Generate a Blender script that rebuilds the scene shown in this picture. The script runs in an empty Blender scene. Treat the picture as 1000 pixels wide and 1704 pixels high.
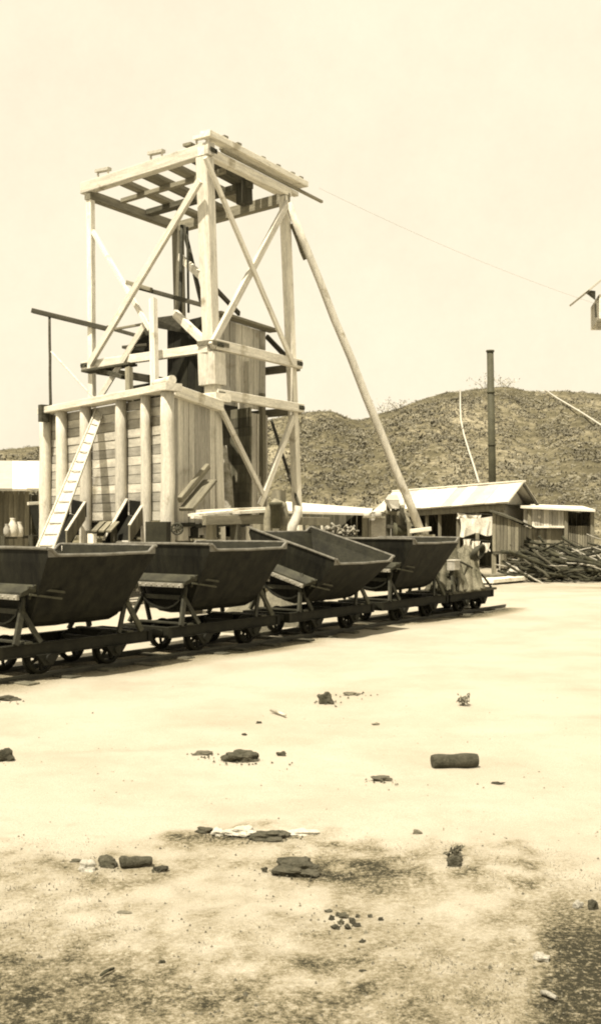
import bpy, math, random
import numpy as np
from mathutils import Vector, Matrix, noise
random.seed(7)
R = math.radians
sc = bpy.context.scene
COL = sc.collection
F = 1750.0; HZ = 868.0; H = 1.6
def at(px, py, D):
    return Vector(((px-500)/F*D, D, H+(HZ-py)/F*D))
def gd(px, D, z=0.0):
    return Vector(((px-500)/F*D, D, z))
def gp(px, py):                       # ground point seen at a pixel
    return at(px, py, H*F/(py-HZ))

# ------------------------------------------------------------------ materials
def sep(v, k=1.0):
    if v > .25: t = (1, .95, .80)
    elif v > .08: t = (1, .925, .67)
    else: t = (1, .97, .60)
    return (v*t[0]*k, v*t[1]*k, v*t[2]*k, 1)
def new_mat(name):
    m = bpy.data.materials.new(name); m.use_nodes = True
    nt = m.node_tree; b = nt.nodes['Principled BSDF']
    return m, nt, b
def N(nt, t, **kw):
    n = nt.nodes.new(t)
    for k, v in kw.items():
        if k in n.inputs.keys(): n.inputs[k].default_value = v
        else: setattr(n, k, v)
    return n
def make(name, lo, hi, scale=4, stretch=(1,1,1), rough=.85, bump=.25, dist=.02, fine=60, tone=True, spots=0, spec=.2, metal=0.0, detail=6):
    """two-tone procedural surface: broad wear + fine grain, times a per-board tone"""
    m, nt, b = new_mat(name)
    L = nt.links.new
    tc = N(nt, 'ShaderNodeTexCoord'); mp = N(nt, 'ShaderNodeMapping'); mp.inputs['Scale'].default_value = stretch
    L(tc.outputs['Object'], mp.inputs['Vector'])
    n1 = N(nt, 'ShaderNodeTexNoise', Scale=scale, Detail=detail, Roughness=.65); L(mp.outputs[0], n1.inputs['Vector'])
    r1 = N(nt, 'ShaderNodeValToRGB'); r1.color_ramp.elements[0].position = .33; r1.color_ramp.elements[1].position = .68
    r1.color_ramp.elements[0].color = sep(lo); r1.color_ramp.elements[1].color = sep(hi)
    L(n1.outputs[0], r1.inputs[0])
    n2 = N(nt, 'ShaderNodeTexNoise', Scale=fine, Detail=3, Roughness=.7); L(mp.outputs[0], n2.inputs['Vector'])
    mr = N(nt, 'ShaderNodeMapRange'); mr.inputs[1].default_value = .3; mr.inputs[2].default_value = .7
    mr.inputs[3].default_value = .72; mr.inputs[4].default_value = 1.2
    L(n2.outputs[0], mr.inputs[0])
    mul = N(nt, 'ShaderNodeVectorMath', operation='SCALE'); L(r1.outputs[0], mul.inputs[0]); L(mr.outputs[0], mul.inputs['Scale'])
    out = mul
    if tone:
        at_ = N(nt, 'ShaderNodeAttribute', attribute_name='tone')
        mt = N(nt, 'ShaderNodeMapRange'); mt.inputs[3].default_value = .62; mt.inputs[4].default_value = 1.3
        L(at_.outputs['Fac'], mt.inputs[0])
        m2 = N(nt, 'ShaderNodeVectorMath', operation='SCALE'); L(mul.outputs[0], m2.inputs[0]); L(mt.outputs[0], m2.inputs['Scale'])
        out = m2
    if spots:
        n3 = N(nt, 'ShaderNodeTexNoise', Scale=spots, Detail=4, Roughness=.6); L(tc.outputs['Object'], n3.inputs['Vector'])
        r3 = N(nt, 'ShaderNodeValToRGB'); r3.color_ramp.elements[0].position = .60; r3.color_ramp.elements[1].position = .70
        r3.color_ramp.elements[0].color = (1,1,1,1); r3.color_ramp.elements[1].color = (.55,.52,.45,1)
        L(n3.outputs[0], r3.inputs[0])
        m3 = N(nt, 'ShaderNodeVectorMath', operation='MULTIPLY'); L(out.outputs[0], m3.inputs[0]); L(r3.outputs[0], m3.inputs[1]); out = m3
    L(out.outputs[0], b.inputs['Base Color'])
    b.inputs['Roughness'].default_value = rough; b.inputs['Metallic'].default_value = metal
    b.inputs['Specular IOR Level'].default_value = spec
    bm = N(nt, 'ShaderNodeBump', Strength=bump, Distance=dist)
    ad = N(nt, 'ShaderNodeMath', operation='ADD'); L(n1.outputs[0], ad.inputs[0]); L(n2.outputs[0], ad.inputs[1])
    L(ad.outputs[0], bm.inputs['Height']); L(bm.outputs[0], b.inputs['Normal'])
    return m
M = {}
M['timber']   = make('sun_bleached_timber', .48, .74, 3, (.5,5,5), bump=.35, fine=26, spots=1.6)
M['pole']     = make('peeled_pole_wood', .40, .60, 3, (4,4,.5), bump=.35, fine=26, spots=2)
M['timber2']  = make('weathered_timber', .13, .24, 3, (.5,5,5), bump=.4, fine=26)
M['tdark']    = make('dark_old_timber', .035, .085, 3, (.5,5,5), bump=.4, fine=26)
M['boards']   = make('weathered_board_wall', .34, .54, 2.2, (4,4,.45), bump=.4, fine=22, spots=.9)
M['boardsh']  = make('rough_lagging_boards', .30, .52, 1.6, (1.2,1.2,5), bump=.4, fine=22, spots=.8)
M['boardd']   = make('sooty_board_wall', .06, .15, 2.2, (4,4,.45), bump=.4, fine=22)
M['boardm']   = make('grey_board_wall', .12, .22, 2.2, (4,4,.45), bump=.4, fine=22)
M['black']    = make('black_timber', .012, .03, 3, bump=.3)
M['ore_shade']     = make('ore_black_and_shade_plank', .004, .012, 3, bump=.3)  # ore black with the shade inside the chutes put into the colour
M['steel']    = make('tarred_steel_plate', .004, .021, 3.2, (2.4,2.4,.55), rough=.7, bump=.35, dist=.01, fine=45, spec=.16)
M['steelin']  = make('worn_steel_lining', .014, .042, 4, rough=.7, bump=.3, dist=.01, fine=45, spec=.3)
M['edge']     = make('worn_steel_edge', .12, .28, 9, rough=.5, bump=.3, dist=.006, fine=70, spec=.4)
M['frame']    = make('oily_iron_frame', .008, .018, 6, rough=.7, bump=.3, dist=.008, fine=50, spec=.15)
M['leg']      = make('dusty_iron_strap', .022, .055, 8, rough=.7, bump=.3, dist=.006, fine=50, spec=.3)
M['rail']     = make('rusty_rail_steel', .02, .05, 8, rough=.5, bump=.3, dist=.006, fine=50, spec=.4)
M['sleeper']  = make('dusty_sleeper_wood', .05, .13, 5, bump=.5, fine=40)
M['roof']     = make('whitened_iron_roofing', .50, .62, 1.2, (3,3,3), rough=.7, bump=.12, fine=20)
M['pale']     = make('whitewashed_wall', .36, .48, 2, bump=.2, fine=20)
M['cloth']    = make('washed_white_cloth', .45, .6, 4, bump=.2, fine=20)
M['canvas']   = make('dusty_canvas', .06, .17, 5, bump=.5, fine=40)
M['gravel']   = make('grey_gravel', .12, .2, 9, bump=.8, fine=60)
M['iron']     = make('sooty_iron_flue', .045, .075, 3, rough=.7, bump=.2, fine=30)
M['rock']     = make('dark_rock', .045, .12, 14, bump=.8, fine=90)
M['rockp']    = make('pale_stone', .34, .46, 14, bump=.6, fine=90)
M['rockm']    = make('brown_clod', .1, .2, 14, bump=.8, fine=90)
M['bark']     = make('bark_of_cut_wood', .012, .07, 5, bump=.8, fine=30)
M['barkp']    = make('barkless_cut_wood', .16, .38, 5, bump=.6, fine=30)
M['scrub']    = make('dry_scrub_leaves', .09, .20, .25, bump=.1, fine=3)
M['ridgeleaf']= make('pale_dusty_leaves', .2, .4, .5, bump=.1, fine=3)
M['weed']     = make('dry_weed_leaves', .05, .11, 6, bump=.1, fine=30)
M['wire']     = make('galvanised_wire', .26, .34, 6, rough=.6, bump=.1)
M['pipe']     = make('pale_iron_pipe', .34, .45, 6, rough=.6, bump=.1)
M['jug']      = make('glazed_stoneware', .4, .55, 6, rough=.4, bump=.1)

# ------------------------------------------------------------------ objects
WM = {}
def tag(o, label=None, cat=None, group=None, kind=None):
    if label: o['label'] = label
    if cat: o['category'] = cat
    if group: o['group'] = group
    if kind: o['kind'] = kind
    return o
def empty(name, loc, label, cat, group=None, rz=0):
    o = bpy.data.objects.new(name, None); COL.objects.link(o)
    o.empty_display_size = .2; o.location = loc; o.rotation_euler = (0,0,rz)
    WM[o] = Matrix.Translation(loc) @ Matrix.Rotation(rz, 4, 'Z')
    return tag(o, label, cat, group)
def frame_of(p0, p1, up=None):
    x = (p1-p0).normalized()
    u = Vector(up) if up is not None else Vector((0,0,1))
    if abs(x.dot(u.normalized())) > .97: u = Vector((1,0,0)) if abs(x.x) < .7 else Vector((0,1,0))
    y = u.cross(x).normalized(); z = x.cross(y).normalized()
    return x, y, z
class MB:
    def __init__(s): s.v = []; s.f = []; s.t = []; s.sm = []
    def add(s, vs, fs, tone=None, smooth=False):
        o = len(s.v); s.v += [Vector(v) for v in vs]; s.f += [tuple(i+o for i in f) for f in fs]
        t = random.random() if tone is None else tone
        s.t += [t]*len(fs); s.sm += [smooth]*len(fs); return s
    def hexa(s, c, tone=None):      # 8 corners: bottom 0-3 ccw, top 4-7
        return s.add(c, [(0,3,2,1),(4,5,6,7),(0,1,5,4),(1,2,6,5),(2,3,7,6),(3,0,4,7)], tone)
    def beam(s, p0, p1, w, h, up=None, w1=None, h1=None, tone=None, ch=.12):
        """squared timber with chamfered arrises, w across, h along up"""
        p0 = Vector(p0); p1 = Vector(p1); x, y, z = frame_of(p0, p1, up)
        w1 = w if w1 is None else w1; h1 = h if h1 is None else h1
        vs = []
        for p, a, b in ((p0, w/2, h/2), (p1, w1/2, h1/2)):
            c = min(a, b)*ch*1.2
            for (i, j) in ((-a+c,-b),(a-c,-b),(a,-b+c),(a,b-c),(a-c,b),(-a+c,b),(-a,b-c),(-a,-b+c)):
                vs.append(p + y*i + z*j)
        fs = [(7,6,5,4,3,2,1,0), tuple(range(8,16))] + [(i, (i+1)%8, 8+(i+1)%8, 8+i) for i in range(8)]
        return s.add(vs, fs, tone)
    def tube(s, p0, p1, r0, r1=None, n=12, tone=None, wob=0.0, segs=1, cap=True):
        p0 = Vector(p0); p1 = Vector(p1); r1 = r0 if r1 is None else r1
        pts = [p0.lerp(p1, k/segs) for k in range(segs+1)]
        if wob:
            for k in range(1, segs): pts[k] = pts[k] + Vector([random.uniform(-wob, wob) for _ in range(3)])
        return s.path(pts, [r0+(r1-r0)*k/segs for k in range(segs+1)], n, tone, cap)
    def path(s, pts, rs, n=8, tone=None, cap=True):
        pts = [Vector(p) for p in pts]
        if not hasattr(rs, '__len__'): rs = [rs]*len(pts)
        vs = []; fs = []
        _, y, z = frame_of(pts[0], pts[1])
        for k, p in enumerate(pts):
            a = pts[max(k-1, 0)]; b = pts[min(k+1, len(pts)-1)]; x = (b-a).normalized()
            y = (y - x*y.dot(x)).normalized(); z = x.cross(y)
            for i in range(n):
                t = 2*math.pi*i/n; vs.append(p + (y*math.cos(t)+z*math.sin(t))*rs[k])
        for k in range(len(pts)-1):
            for i in range(n):
                j = (i+1)%n; fs.append((k*n+i, k*n+j, (k+1)*n+j, (k+1)*n+i))
        o = len(s.f); s.add(vs, fs, tone, True)
        if cap:
            t = s.t[-1]; base = len(s.v)-len(vs)
            s.f += [tuple(base+i for i in reversed(range(n))), tuple(base+(len(pts)-1)*n+i for i in range(n))]
            s.t += [t, t]; s.sm += [False, False]
        return s
    def slab(s, a, b, c, d, th, tone=None):       # quad with thickness along its normal
        a, b, c, d = map(Vector, (a, b, c, d)); n = (b-a).cross(d-a).normalized()*th
        return s.hexa([a-n, b-n, c-n, d-n, a, b, c, d], tone)
    def boards(s, bl, br, tr, tl, n, th=.03, gap=.012, vert=True, jag=0.0):
        bl, br, tr, tl = map(Vector, (bl, br, tr, tl)); nn = (br-bl).cross(tl-bl).normalized()
        if not vert: bl, br, tr, tl = tl, bl, br, tr     # run the boards the other way
        W = (br-bl).length; g = gap/W/2
        for i in range(n):
            u0 = i/n + g; u1 = (i+1)/n - g; k = nn*random.uniform(0, th*.45)
            j0 = random.uniform(0, jag); up = ((tl-bl)+(tr-br))*.5; up = up/up.length
            a = bl.lerp(br, u0)-up*j0; b = bl.lerp(br, u1)-up*j0; c = tl.lerp(tr, u1); d = tl.lerp(tr, u0)
            s.hexa([a-nn*th+k, b-nn*th+k, c-nn*th+k, d-nn*th+k, a+k, b+k, c+k, d+k])
        return s
    def lathe(s, o, prof, n=14, axis=(0,0,1), tone=None):
        o = Vector(o); x, y, z = frame_of(Vector((0,0,0)), Vector(axis))
        vs = []; fs = []
        for (r, h) in prof:
            for i in range(n):
                t = 2*math.pi*i/n; vs.append(o + x*h + (y*math.cos(t)+z*math.sin(t))*r)
        for k in range(len(prof)-1):
            for i in range(n):
                j = (i+1)%n; fs.append((k*n+i, k*n+j, (k+1)*n+j, (k+1)*n+i))
        return s.add(vs, fs, tone, True)
    def build(s, name, mat, parent=None, M4=None, label=None):
        me = bpy.data.meshes.new(name)
        if M4 is None:
            lo = Vector([min(v[i] for v in s.v) for i in range(3)]); hi = Vector([max(v[i] for v in s.v) for i in range(3)])
            c = (lo+hi)/2
            if parent is None: c.z = lo.z
            M4 = Matrix.Translation(c)
        inv = M4.inverted()
        me.from_pydata([inv @ v for v in s.v], [], s.f); me.validate(); 
        if len(me.polygons) == len(s.f):
            a = me.attributes.new('tone', 'FLOAT', 'FACE'); a.data.foreach_set('value', s.t)
            me.polygons.foreach_set('use_smooth', s.sm)
        me.materials.append(mat); me.update()
        o = bpy.data.objects.new(name, me); COL.objects.link(o)
        if parent is not None: o.parent = parent; o.matrix_basis = WM[parent].inverted() @ M4
        else: o.matrix_basis = M4
        WM[o] = M4
        if label: o['label'] = label
        return o
def bm4(p0, p1, up=None):
    x, y, z = frame_of(Vector(p0), Vector(p1), up)
    return Matrix(((x.x,y.x,z.x,p0[0]),(x.y,y.y,z.y,p0[1]),(x.z,y.z,z.z,p0[2]),(0,0,0,1)))
def timber(name, parent, p0, p1, w, h, mat='timber', up=None, label=None, w1=None, h1=None):
    return MB().beam(p0, p1, w, h, up, w1, h1, tone=random.uniform(.25,.85)).build(name, M[mat], parent, bm4(p0, p1, up), label)
def pole(name, parent, p0, p1, r0, r1=None, mat='pole', label=None, wob=.012, n=14):
    mb = MB().tube(p0, p1, r0, r1, n, random.uniform(.3,.8), wob, 7)
    return mb.build(name, M[mat], parent, None, label)
def children(o): return [c for c in bpy.data.objects if c.parent == o]
def copy_tree(o, parent=None):
    kids = children(o); c = o.copy(); COL.objects.link(c); c.parent = parent
    for ch in kids: copy_tree(ch, c)
    return c

# ------------------------------------------------------------------ world, sun, camera
SUN = Vector((-.46, -.89, 0)).normalized(); EL = R(62)
w = bpy.data.worlds.new('World'); sc.world = w; w.use_nodes = True
nt = w.node_tree; bg = nt.nodes['Background']
sky = nt.nodes.new('ShaderNodeTexSky'); sky.sky_type = 'NISHITA'; sky.sun_disc = False
sky.sun_elevation = EL; sky.sun_rotation = math.atan2(SUN.x, SUN.y)
sky.air_density = 1.0; sky.dust_density = 4.0; sky.ozone_density = 1.0
bw = nt.nodes.new('ShaderNodeRGBToBW'); nt.links.new(sky.outputs[0], bw.inputs[0])
mr = nt.nodes.new('ShaderNodeMapRange'); mr.inputs[1].default_value = 0; mr.inputs[2].default_value = 14
mr.inputs[3].default_value = 4.7; mr.inputs[4].default_value = 5.9; mr.clamp = True
nt.links.new(bw.outputs[0], mr.inputs[0])
sm = nt.nodes.new('ShaderNodeVectorMath'); sm.operation = 'SCALE'; sm.inputs[0].default_value = (1.0, .895, .68)
tcw = nt.nodes.new('ShaderNodeTexCoord'); nw = nt.nodes.new('ShaderNodeTexNoise'); nw.inputs['Scale'].default_value = 5; nw.inputs['Detail'].default_value = 8; nw.inputs['Roughness'].default_value = .8
nt.links.new(tcw.outputs['Generated'], nw.inputs['Vector'])
mw = nt.nodes.new('ShaderNodeMapRange'); mw.inputs[1].default_value = .3; mw.inputs[2].default_value = .7; mw.inputs[3].default_value = .945; mw.inputs[4].default_value = 1.05
nt.links.new(nw.outputs[0], mw.inputs[0])
mq = nt.nodes.new('ShaderNodeMath'); mq.operation = 'MULTIPLY'; nt.links.new(mr.outputs[0], mq.inputs[0]); nt.links.new(mw.outputs[0], mq.inputs[1])
nt.links.new(mq.outputs[0], sm.inputs['Scale']); nt.links.new(sm.outputs[0], bg.inputs['Color'])
bg.inputs['Strength'].default_value = .1
sd = bpy.data.lights.new('sun', 'SUN'); sd.energy = 4.3; sd.angle = R(.53); sd.color = (1, .905, .745)
so = bpy.data.objects.new('sun', sd); COL.objects.link(so)
dv = Vector((SUN.x*math.cos(EL), SUN.y*math.cos(EL), math.sin(EL)))
so.rotation_euler = dv.to_track_quat('Z', 'Y').to_euler(); so.location = (-5, -8, 20)
cd = bpy.data.cameras.new('camera'); co = bpy.data.objects.new('camera', cd); COL.objects.link(co)
cd.sensor_fit = 'VERTICAL'; cd.sensor_height = 24; cd.lens = 24*F/1704; cd.shift_y = 16/1704
cd.clip_end = 3000; cd.clip_start = .05
co.location = (0, 0, H); co.rotation_euler = (R(90), 0, 0); sc.camera = co
sc.view_settings.view_transform = 'Standard'; sc.view_settings.look = 'None'; sc.view_settings.exposure = 1.1; sc.view_settings.gamma = 1
sc.render.film_transparent = False
sc.cycles.filter_width = 2.0
sc.cycles.max_bounces = 6

# ------------------------------------------------------------------ ground
def fbm(x, y, z=0, o=4, s=1.0):
    return noise.fractal(Vector((x*s, y*s, z)), .9, 2.1, o)
Ds = list(np.arange(-6, 2.6, .6)) + list(np.arange(2.6, 7.5, .035)) 
d = 7.5
while d < 900: Ds.append(d); d *= 1.014 if d < 40 else 1.08
NU = 340
us = np.linspace(-1, 1, NU); us = np.sign(us)*np.abs(us)**1.0*.95
def ell(px, py, cx, cy, rx, ry):
    q = ((px-cx)/rx)**2 + ((py-cy)/ry)**2
    return max(0, 1-q)
verts = []; stain_shade = []
for D in Ds:
    for u in us:
        if D < 7.5: x = u*5.6*(1 if D > 2 else 1+(2-D)*.4)
        else: x = u*(5.6+(D-7.5)*1.05)
        z = 0.0; st = 0.0
        if -8 < D < 40 and abs(x) < 24:
            n = fbm(x, D, 0, 4, .45); n2 = fbm(x, D, 5, 3, 3.0)
            z = n*.022 + n2*.007 + .006*noise.noise(Vector((x*9, D*9, 1)))
            # keep the surface down at the things that stand on it
        if 2.3 < D < 9 and abs(x) < 3.4:
            px = 500+x/D*F; py = HZ+H*F/D
            a = fbm(x, D, 3, 5, 1.6); b = fbm(x, D, 9, 4, 7.0)
            base = (py-1440)/330
            st = max(0, min(.72, base*.60 + .17*a + .26*b))
            for (cx, cy, rx, ry, k) in ((420,1388,170,22,1.0),(715,1448,300,58,.80),(340,1425,200,50,.45),(180,1455,120,42,.75),(40,1450,120,60,.4),(560,1440,110,50,.4),(575,1530,90,40,.25),(90,1640,380,110,.50),(450,1650,300,80,.40),(880,1500,120,60,.35)):
                e = ell(px+a*40, py+b*9, cx, cy, rx, ry)
                if e > 0: st += .62*k*min(1, e*1.1)*max(0,.75+.38*a+.7*b)
            # almost black cast shadow painted into the near corner
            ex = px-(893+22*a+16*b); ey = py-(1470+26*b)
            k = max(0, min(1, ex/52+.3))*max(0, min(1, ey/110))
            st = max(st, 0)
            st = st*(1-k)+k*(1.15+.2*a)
            pl = ell(px+a*20, py+b*5, 425, 1386, 105, 9)
            st -= pl*1.2
        elif D >= 2: 
            a = fbm(x, D, 3, 4, .35); st = max(0, (a-.25)*.35)
            py = HZ+H*F/D; px = 500+x/D*F
            if 9 <= D < 60:
                # soot, oil and painted wagon shadow along the rails, coal dust round the sheds
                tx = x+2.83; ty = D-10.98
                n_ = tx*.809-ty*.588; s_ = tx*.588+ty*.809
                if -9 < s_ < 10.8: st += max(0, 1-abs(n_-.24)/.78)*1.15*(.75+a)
                if D > 24: st += .12+.3*max(0,a)
        if 5.5 < D < 16:
            for (r0, r1, r2) in ((7.6,.16,.10),(8.3,.16,.10),(10.4,-.10,.18)):
                q = D-(r0+r1*x+r2*math.sin(x*.7+r0)); 
                if abs(q) < .16: k_ = (1-abs(q)/.16)*(.5+fbm(x,D,6,3,.9)); z -= .018*max(0,k_); st += .10*max(0,k_)
        verts.append((x, D, z)); stain_shade.append(max(0, min(1.6, st)))
nr = len(Ds); faces = [(r*NU+c, r*NU+c+1, (r+1)*NU+c+1, (r+1)*NU+c) for r in range(nr-1) for c in range(NU-1)]
me = bpy.data.meshes.new('ground'); me.from_pydata(verts, [], faces)
a_ = me.attributes.new('stain_shade', 'FLOAT', 'POINT'); a_.data.foreach_set('value', stain_shade)
me.polygons.foreach_set('use_smooth', [True]*len(me.polygons))
g = bpy.data.objects.new('ground', me); COL.objects.link(g); tag(g, 'pale trampled sandy yard with dark damp patches and a painted shadow near the camera', None, None, 'structure')
m, nt, b = new_mat('sandy_yard'); L = nt.links.new
tc = N(nt, 'ShaderNodeTexCoord'); at_ = N(nt, 'ShaderNodeAttribute', attribute_name='stain_shade')
n1 = N(nt, 'ShaderNodeTexNoise', Scale=42, Detail=8, Roughness=.85); L(tc.outputs['Object'], n1.inputs['Vector'])
n2 = N(nt, 'ShaderNodeTexNoise', Scale=.8, Detail=6, Roughness=.62); L(tc.outputs['Object'], n2.inputs['Vector'])
n3 = N(nt, 'ShaderNodeTexNoise', Scale=150, Detail=3, Roughness=.7); L(tc.outputs['Object'], n3.inputs['Vector'])
ad = N(nt, 'ShaderNodeMath', operation='MULTIPLY_ADD'); L(n1.outputs[0], ad.inputs[0]); ad.inputs[1].default_value = 6.0; ad.inputs[2].default_value = -2.1; ad.use_clamp = False
mx_ = N(nt, 'ShaderNodeMath', operation='MAXIMUM'); L(ad.outputs[0], mx_.inputs[0]); mx_.inputs[1].default_value = .15
mm = N(nt, 'ShaderNodeMath', operation='MULTIPLY'); L(mx_.outputs[0], mm.inputs[0]); L(at_.outputs['Fac'], mm.inputs[1])
r2 = N(nt, 'ShaderNodeMapRange'); r2.inputs[1].default_value = .35; r2.inputs[2].default_value = .75; r2.inputs[3].default_value = -.05; r2.inputs[4].default_value = .20
L(n2.outputs[0], r2.inputs[0])
m2 = N(nt, 'ShaderNodeMath', operation='ADD'); L(mm.outputs[0], m2.inputs[0]); L(r2.outputs[0], m2.inputs[1])
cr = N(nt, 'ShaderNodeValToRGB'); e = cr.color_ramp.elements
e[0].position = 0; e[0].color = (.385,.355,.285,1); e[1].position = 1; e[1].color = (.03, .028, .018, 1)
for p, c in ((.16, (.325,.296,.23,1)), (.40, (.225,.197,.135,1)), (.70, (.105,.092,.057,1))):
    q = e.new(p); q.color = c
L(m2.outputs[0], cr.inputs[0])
mr = N(nt, 'ShaderNodeMapRange'); mr.inputs[1].default_value = .3; mr.inputs[2].default_value = .7; mr.inputs[3].default_value = .74; mr.inputs[4].default_value = 1.18
L(n3.outputs[0], mr.inputs[0])
vs_ = N(nt, 'ShaderNodeVectorMath', operation='SCALE'); L(cr.outputs[0], vs_.inputs[0]); L(mr.outputs[0], vs_.inputs['Scale'])
L(vs_.outputs[0], b.inputs['Base Color']); b.inputs['Roughness'].default_value = .95; b.inputs['Specular IOR Level'].default_value = .1
bp = N(nt, 'ShaderNodeBump', Strength=.55, Distance=.02); L(n1.outputs[0], bp.inputs['Height']); L(bp.outputs[0], b.inputs['Normal'])
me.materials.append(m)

# ------------------------------------------------------------------ hill
prof = [(-900,700),(-300,722),(0,740),(60,737),(120,728),(250,715),(380,704),(440,694),(490,684),(520,679),(550,677),(575,687),(600,692),(640,676),(700,656),(740,646),(800,645),(830,643),(880,650),(930,646),(1000,649),(1200,655),(1500,700),(2200,740)]
def ridge(px):
    for (a, ya), (b2, yb) in zip(prof, prof[1:]):
        if a <= px <= b2:
            t = (px-a)/(b2-a); return ya+(yb-ya)*t
    return 740
DR = 98.0
def hill_pt(px, t):        # t 0 foot, 1 ridge, >1 behind
    D0 = 58+5*math.sin(px*.004)
    D = D0+(DR-D0)*t
    hr = H+(HZ-ridge(px))/F*DR
    if t <= 1: k = (t**.85)*(1.06-.06*t) if t > 0 else 0; k = min(1, k)
    else: k = 1-.12*(t-1)**2
    X = (px-500)/F*D
    n = fbm(X, D, 2, 6, .085)*1.1 + fbm(X, D, 8, 4, .4)*.22
    gul = -abs(noise.noise(Vector((X*.12, D*.02, 4))))*1.5*math.sin(min(1,t)*math.pi)
    return Vector((X, D, -.35+hr*k + n*min(1, t*1.6)*(.35 if t > .9 else .35+.65*min(1,(.9-t)/.25) if t > .65 else 1) + gul))
mbv = []; NP = 420; NT = 90
for i in range(NP+1):
    px = -900+3100*i/NP
    for j in range(NT+1): mbv.append(hill_pt(px, -.02+1.7*j/NT))
me = bpy.data.meshes.new('hill')
me.from_pydata(mbv, [], [(i*(NT+1)+j, (i+1)*(NT+1)+j, (i+1)*(NT+1)+j+1, i*(NT+1)+j+1) for i in range(NP) for j in range(NT)])
me.polygons.foreach_set('use_smooth', [True]*len(me.polygons))
hill = bpy.data.objects.new('hill', me); COL.objects.link(hill); tag(hill, 'low scrubby hill behind the sheds', None, None, 'structure')
m, nt, b = new_mat('scrubby_hillside'); L = nt.links.new
tc = N(nt, 'ShaderNodeTexCoord')
n1 = N(nt, 'ShaderNodeTexNoise', Scale=1.1, Detail=10, Roughness=.78); L(tc.outputs['Object'], n1.inputs['Vector'])
n2 = N(nt, 'ShaderNodeTexNoise', Scale=.12, Detail=5, Roughness=.6); L(tc.outputs['Object'], n2.inputs['Vector'])
ad = N(nt, 'ShaderNodeMath', operation='MULTIPLY_ADD'); L(n2.outputs[0], ad.inputs[0]); ad.inputs[1].default_value = .75; sb_ = N(nt, 'ShaderNodeMath', operation='SUBTRACT'); L(n1.outputs[0], sb_.inputs[0]); sb_.inputs[1].default_value = .10; L(sb_.outputs[0], ad.inputs[2])
cr = N(nt, 'ShaderNodeValToRGB'); e = cr.color_ramp.elements
e[0].position = .60; e[0].color = (.07,.063,.04,1); e[1].position = .98; e[1].color = (.30,.27,.19,1)
for p, c in ((.74,(.10,.09,.056,1)),(.86,(.185,.165,.11,1))):
    q = e.new(p); q.color = c
L(ad.outputs[0], cr.inputs[0]); L(cr.outputs[0], b.inputs['Base Color']); b.inputs['Roughness'].default_value = 1; b.inputs['Specular IOR Level'].default_value = .05
bp = N(nt, 'ShaderNodeBump', Strength=.7, Distance=.3); L(n1.outputs[0], bp.inputs['Height']); L(bp.outputs[0], b.inputs['Normal'])
me.materials.append(m)
# scrub growing all over it
random.seed(11)
sv = []; sf = []; stn = []
for k in range(26000):
    px = random.uniform(-150, 1250); t = random.random()**.8*1.03
    if fbm(px*.02, t*5, 1, 3) < -.18 and random.random() < .7: continue
    p = hill_pt(px, t); sz = random.uniform(.07, .24)*(1.5 if random.random() < .08 else 1)*(1 if t<.9 else .6)
    tone = random.random()
    for q in range(5):
        c = p+Vector((random.gauss(0,.6), random.gauss(0,.5), random.uniform(.1,.9)))*sz
        a1 = Vector((random.gauss(0,1), random.gauss(0,1), random.gauss(0,1))).normalized()*sz*.55
        a2 = a1.orthogonal().normalized()*sz*.3
        o = len(sv); sv += [c-a1, c+a2, c+a1, c-a2]; sf.append((o,o+1,o+2,o+3)); stn.append(tone)
me = bpy.data.meshes.new('hillside_scrub'); me.from_pydata(sv, [], sf)
a_ = me.attributes.new('tone', 'FLOAT', 'FACE'); a_.data.foreach_set('value', stn); me.materials.append(M['scrub'])
o = bpy.data.objects.new('hillside_scrub', me); COL.objects.link(o); tag(o, 'low dry scrub covering the hillside', 'scrub', None, 'stuff')
# bushes on the skyline
def bush(name, c, rx, rz, n, leaf, label, cat, group=None, mat='scrub', stems=5, seed=1):
    rnd = random.Random(seed)
    root = empty(name, c, label, cat, group)
    st = MB()
    cl = []
    for i in range(stems):
        tip = c+Vector((rnd.uniform(-1,1)*rx*.8, rnd.uniform(-1,1)*rx*.6, rz*rnd.uniform(.55,1)))
        midp = c.lerp(tip, .5)+Vector((rnd.uniform(-.1,.1)*rx,0,rz*.08))
        st.path([c, midp, tip], [leaf*.22, leaf*.15, leaf*.06], 5); cl += [tip, midp]
    st.build('stem', M['barkp'], root)
    fo = MB()
    for i in range(n):
        b0 = rnd.choice(cl); p = b0+Vector((rnd.gauss(0,.25)*rx, rnd.gauss(0,.25)*rx, rnd.gauss(0,.18)*rz))
        a1 = Vector((rnd.gauss(0,1), rnd.gauss(0,1), rnd.gauss(0,1))).normalized()*leaf*rnd.uniform(.5,1.1); a2 = a1.orthogonal().normalized()*leaf*.3
        fo.add([p-a1, p+a2, p+a1, p-a2], [(0,1,2,3)], rnd.random())
    fo.build('foliage', M[mat], root)
for i, (px, rx, rz, lab) in enumerate([(640,1.9,1.4,'thin pale bush on the ridge just right of the leaning pole'),(662,1.2,1.2,'smaller thin bush on the ridge, second right of the leaning pole'),(806,1.6,1.9,'bush on the ridge beside the left edge of the tall chimney pipe'),(842,1.3,1.4,'bush on the ridge just right of the tall chimney pipe'),(905,.8,.5,'small low bush on the ridge at the upper end of the pale hillside pipe')]):
    p = hill_pt(px, .99)-Vector((0,0,.25)); bush('ridge_bush', p, rx, rz*.8, 120, .15, lab, 'bush', 'bushes along the skyline of the hill', mat='ridgeleaf', seed=i+3)
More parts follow.
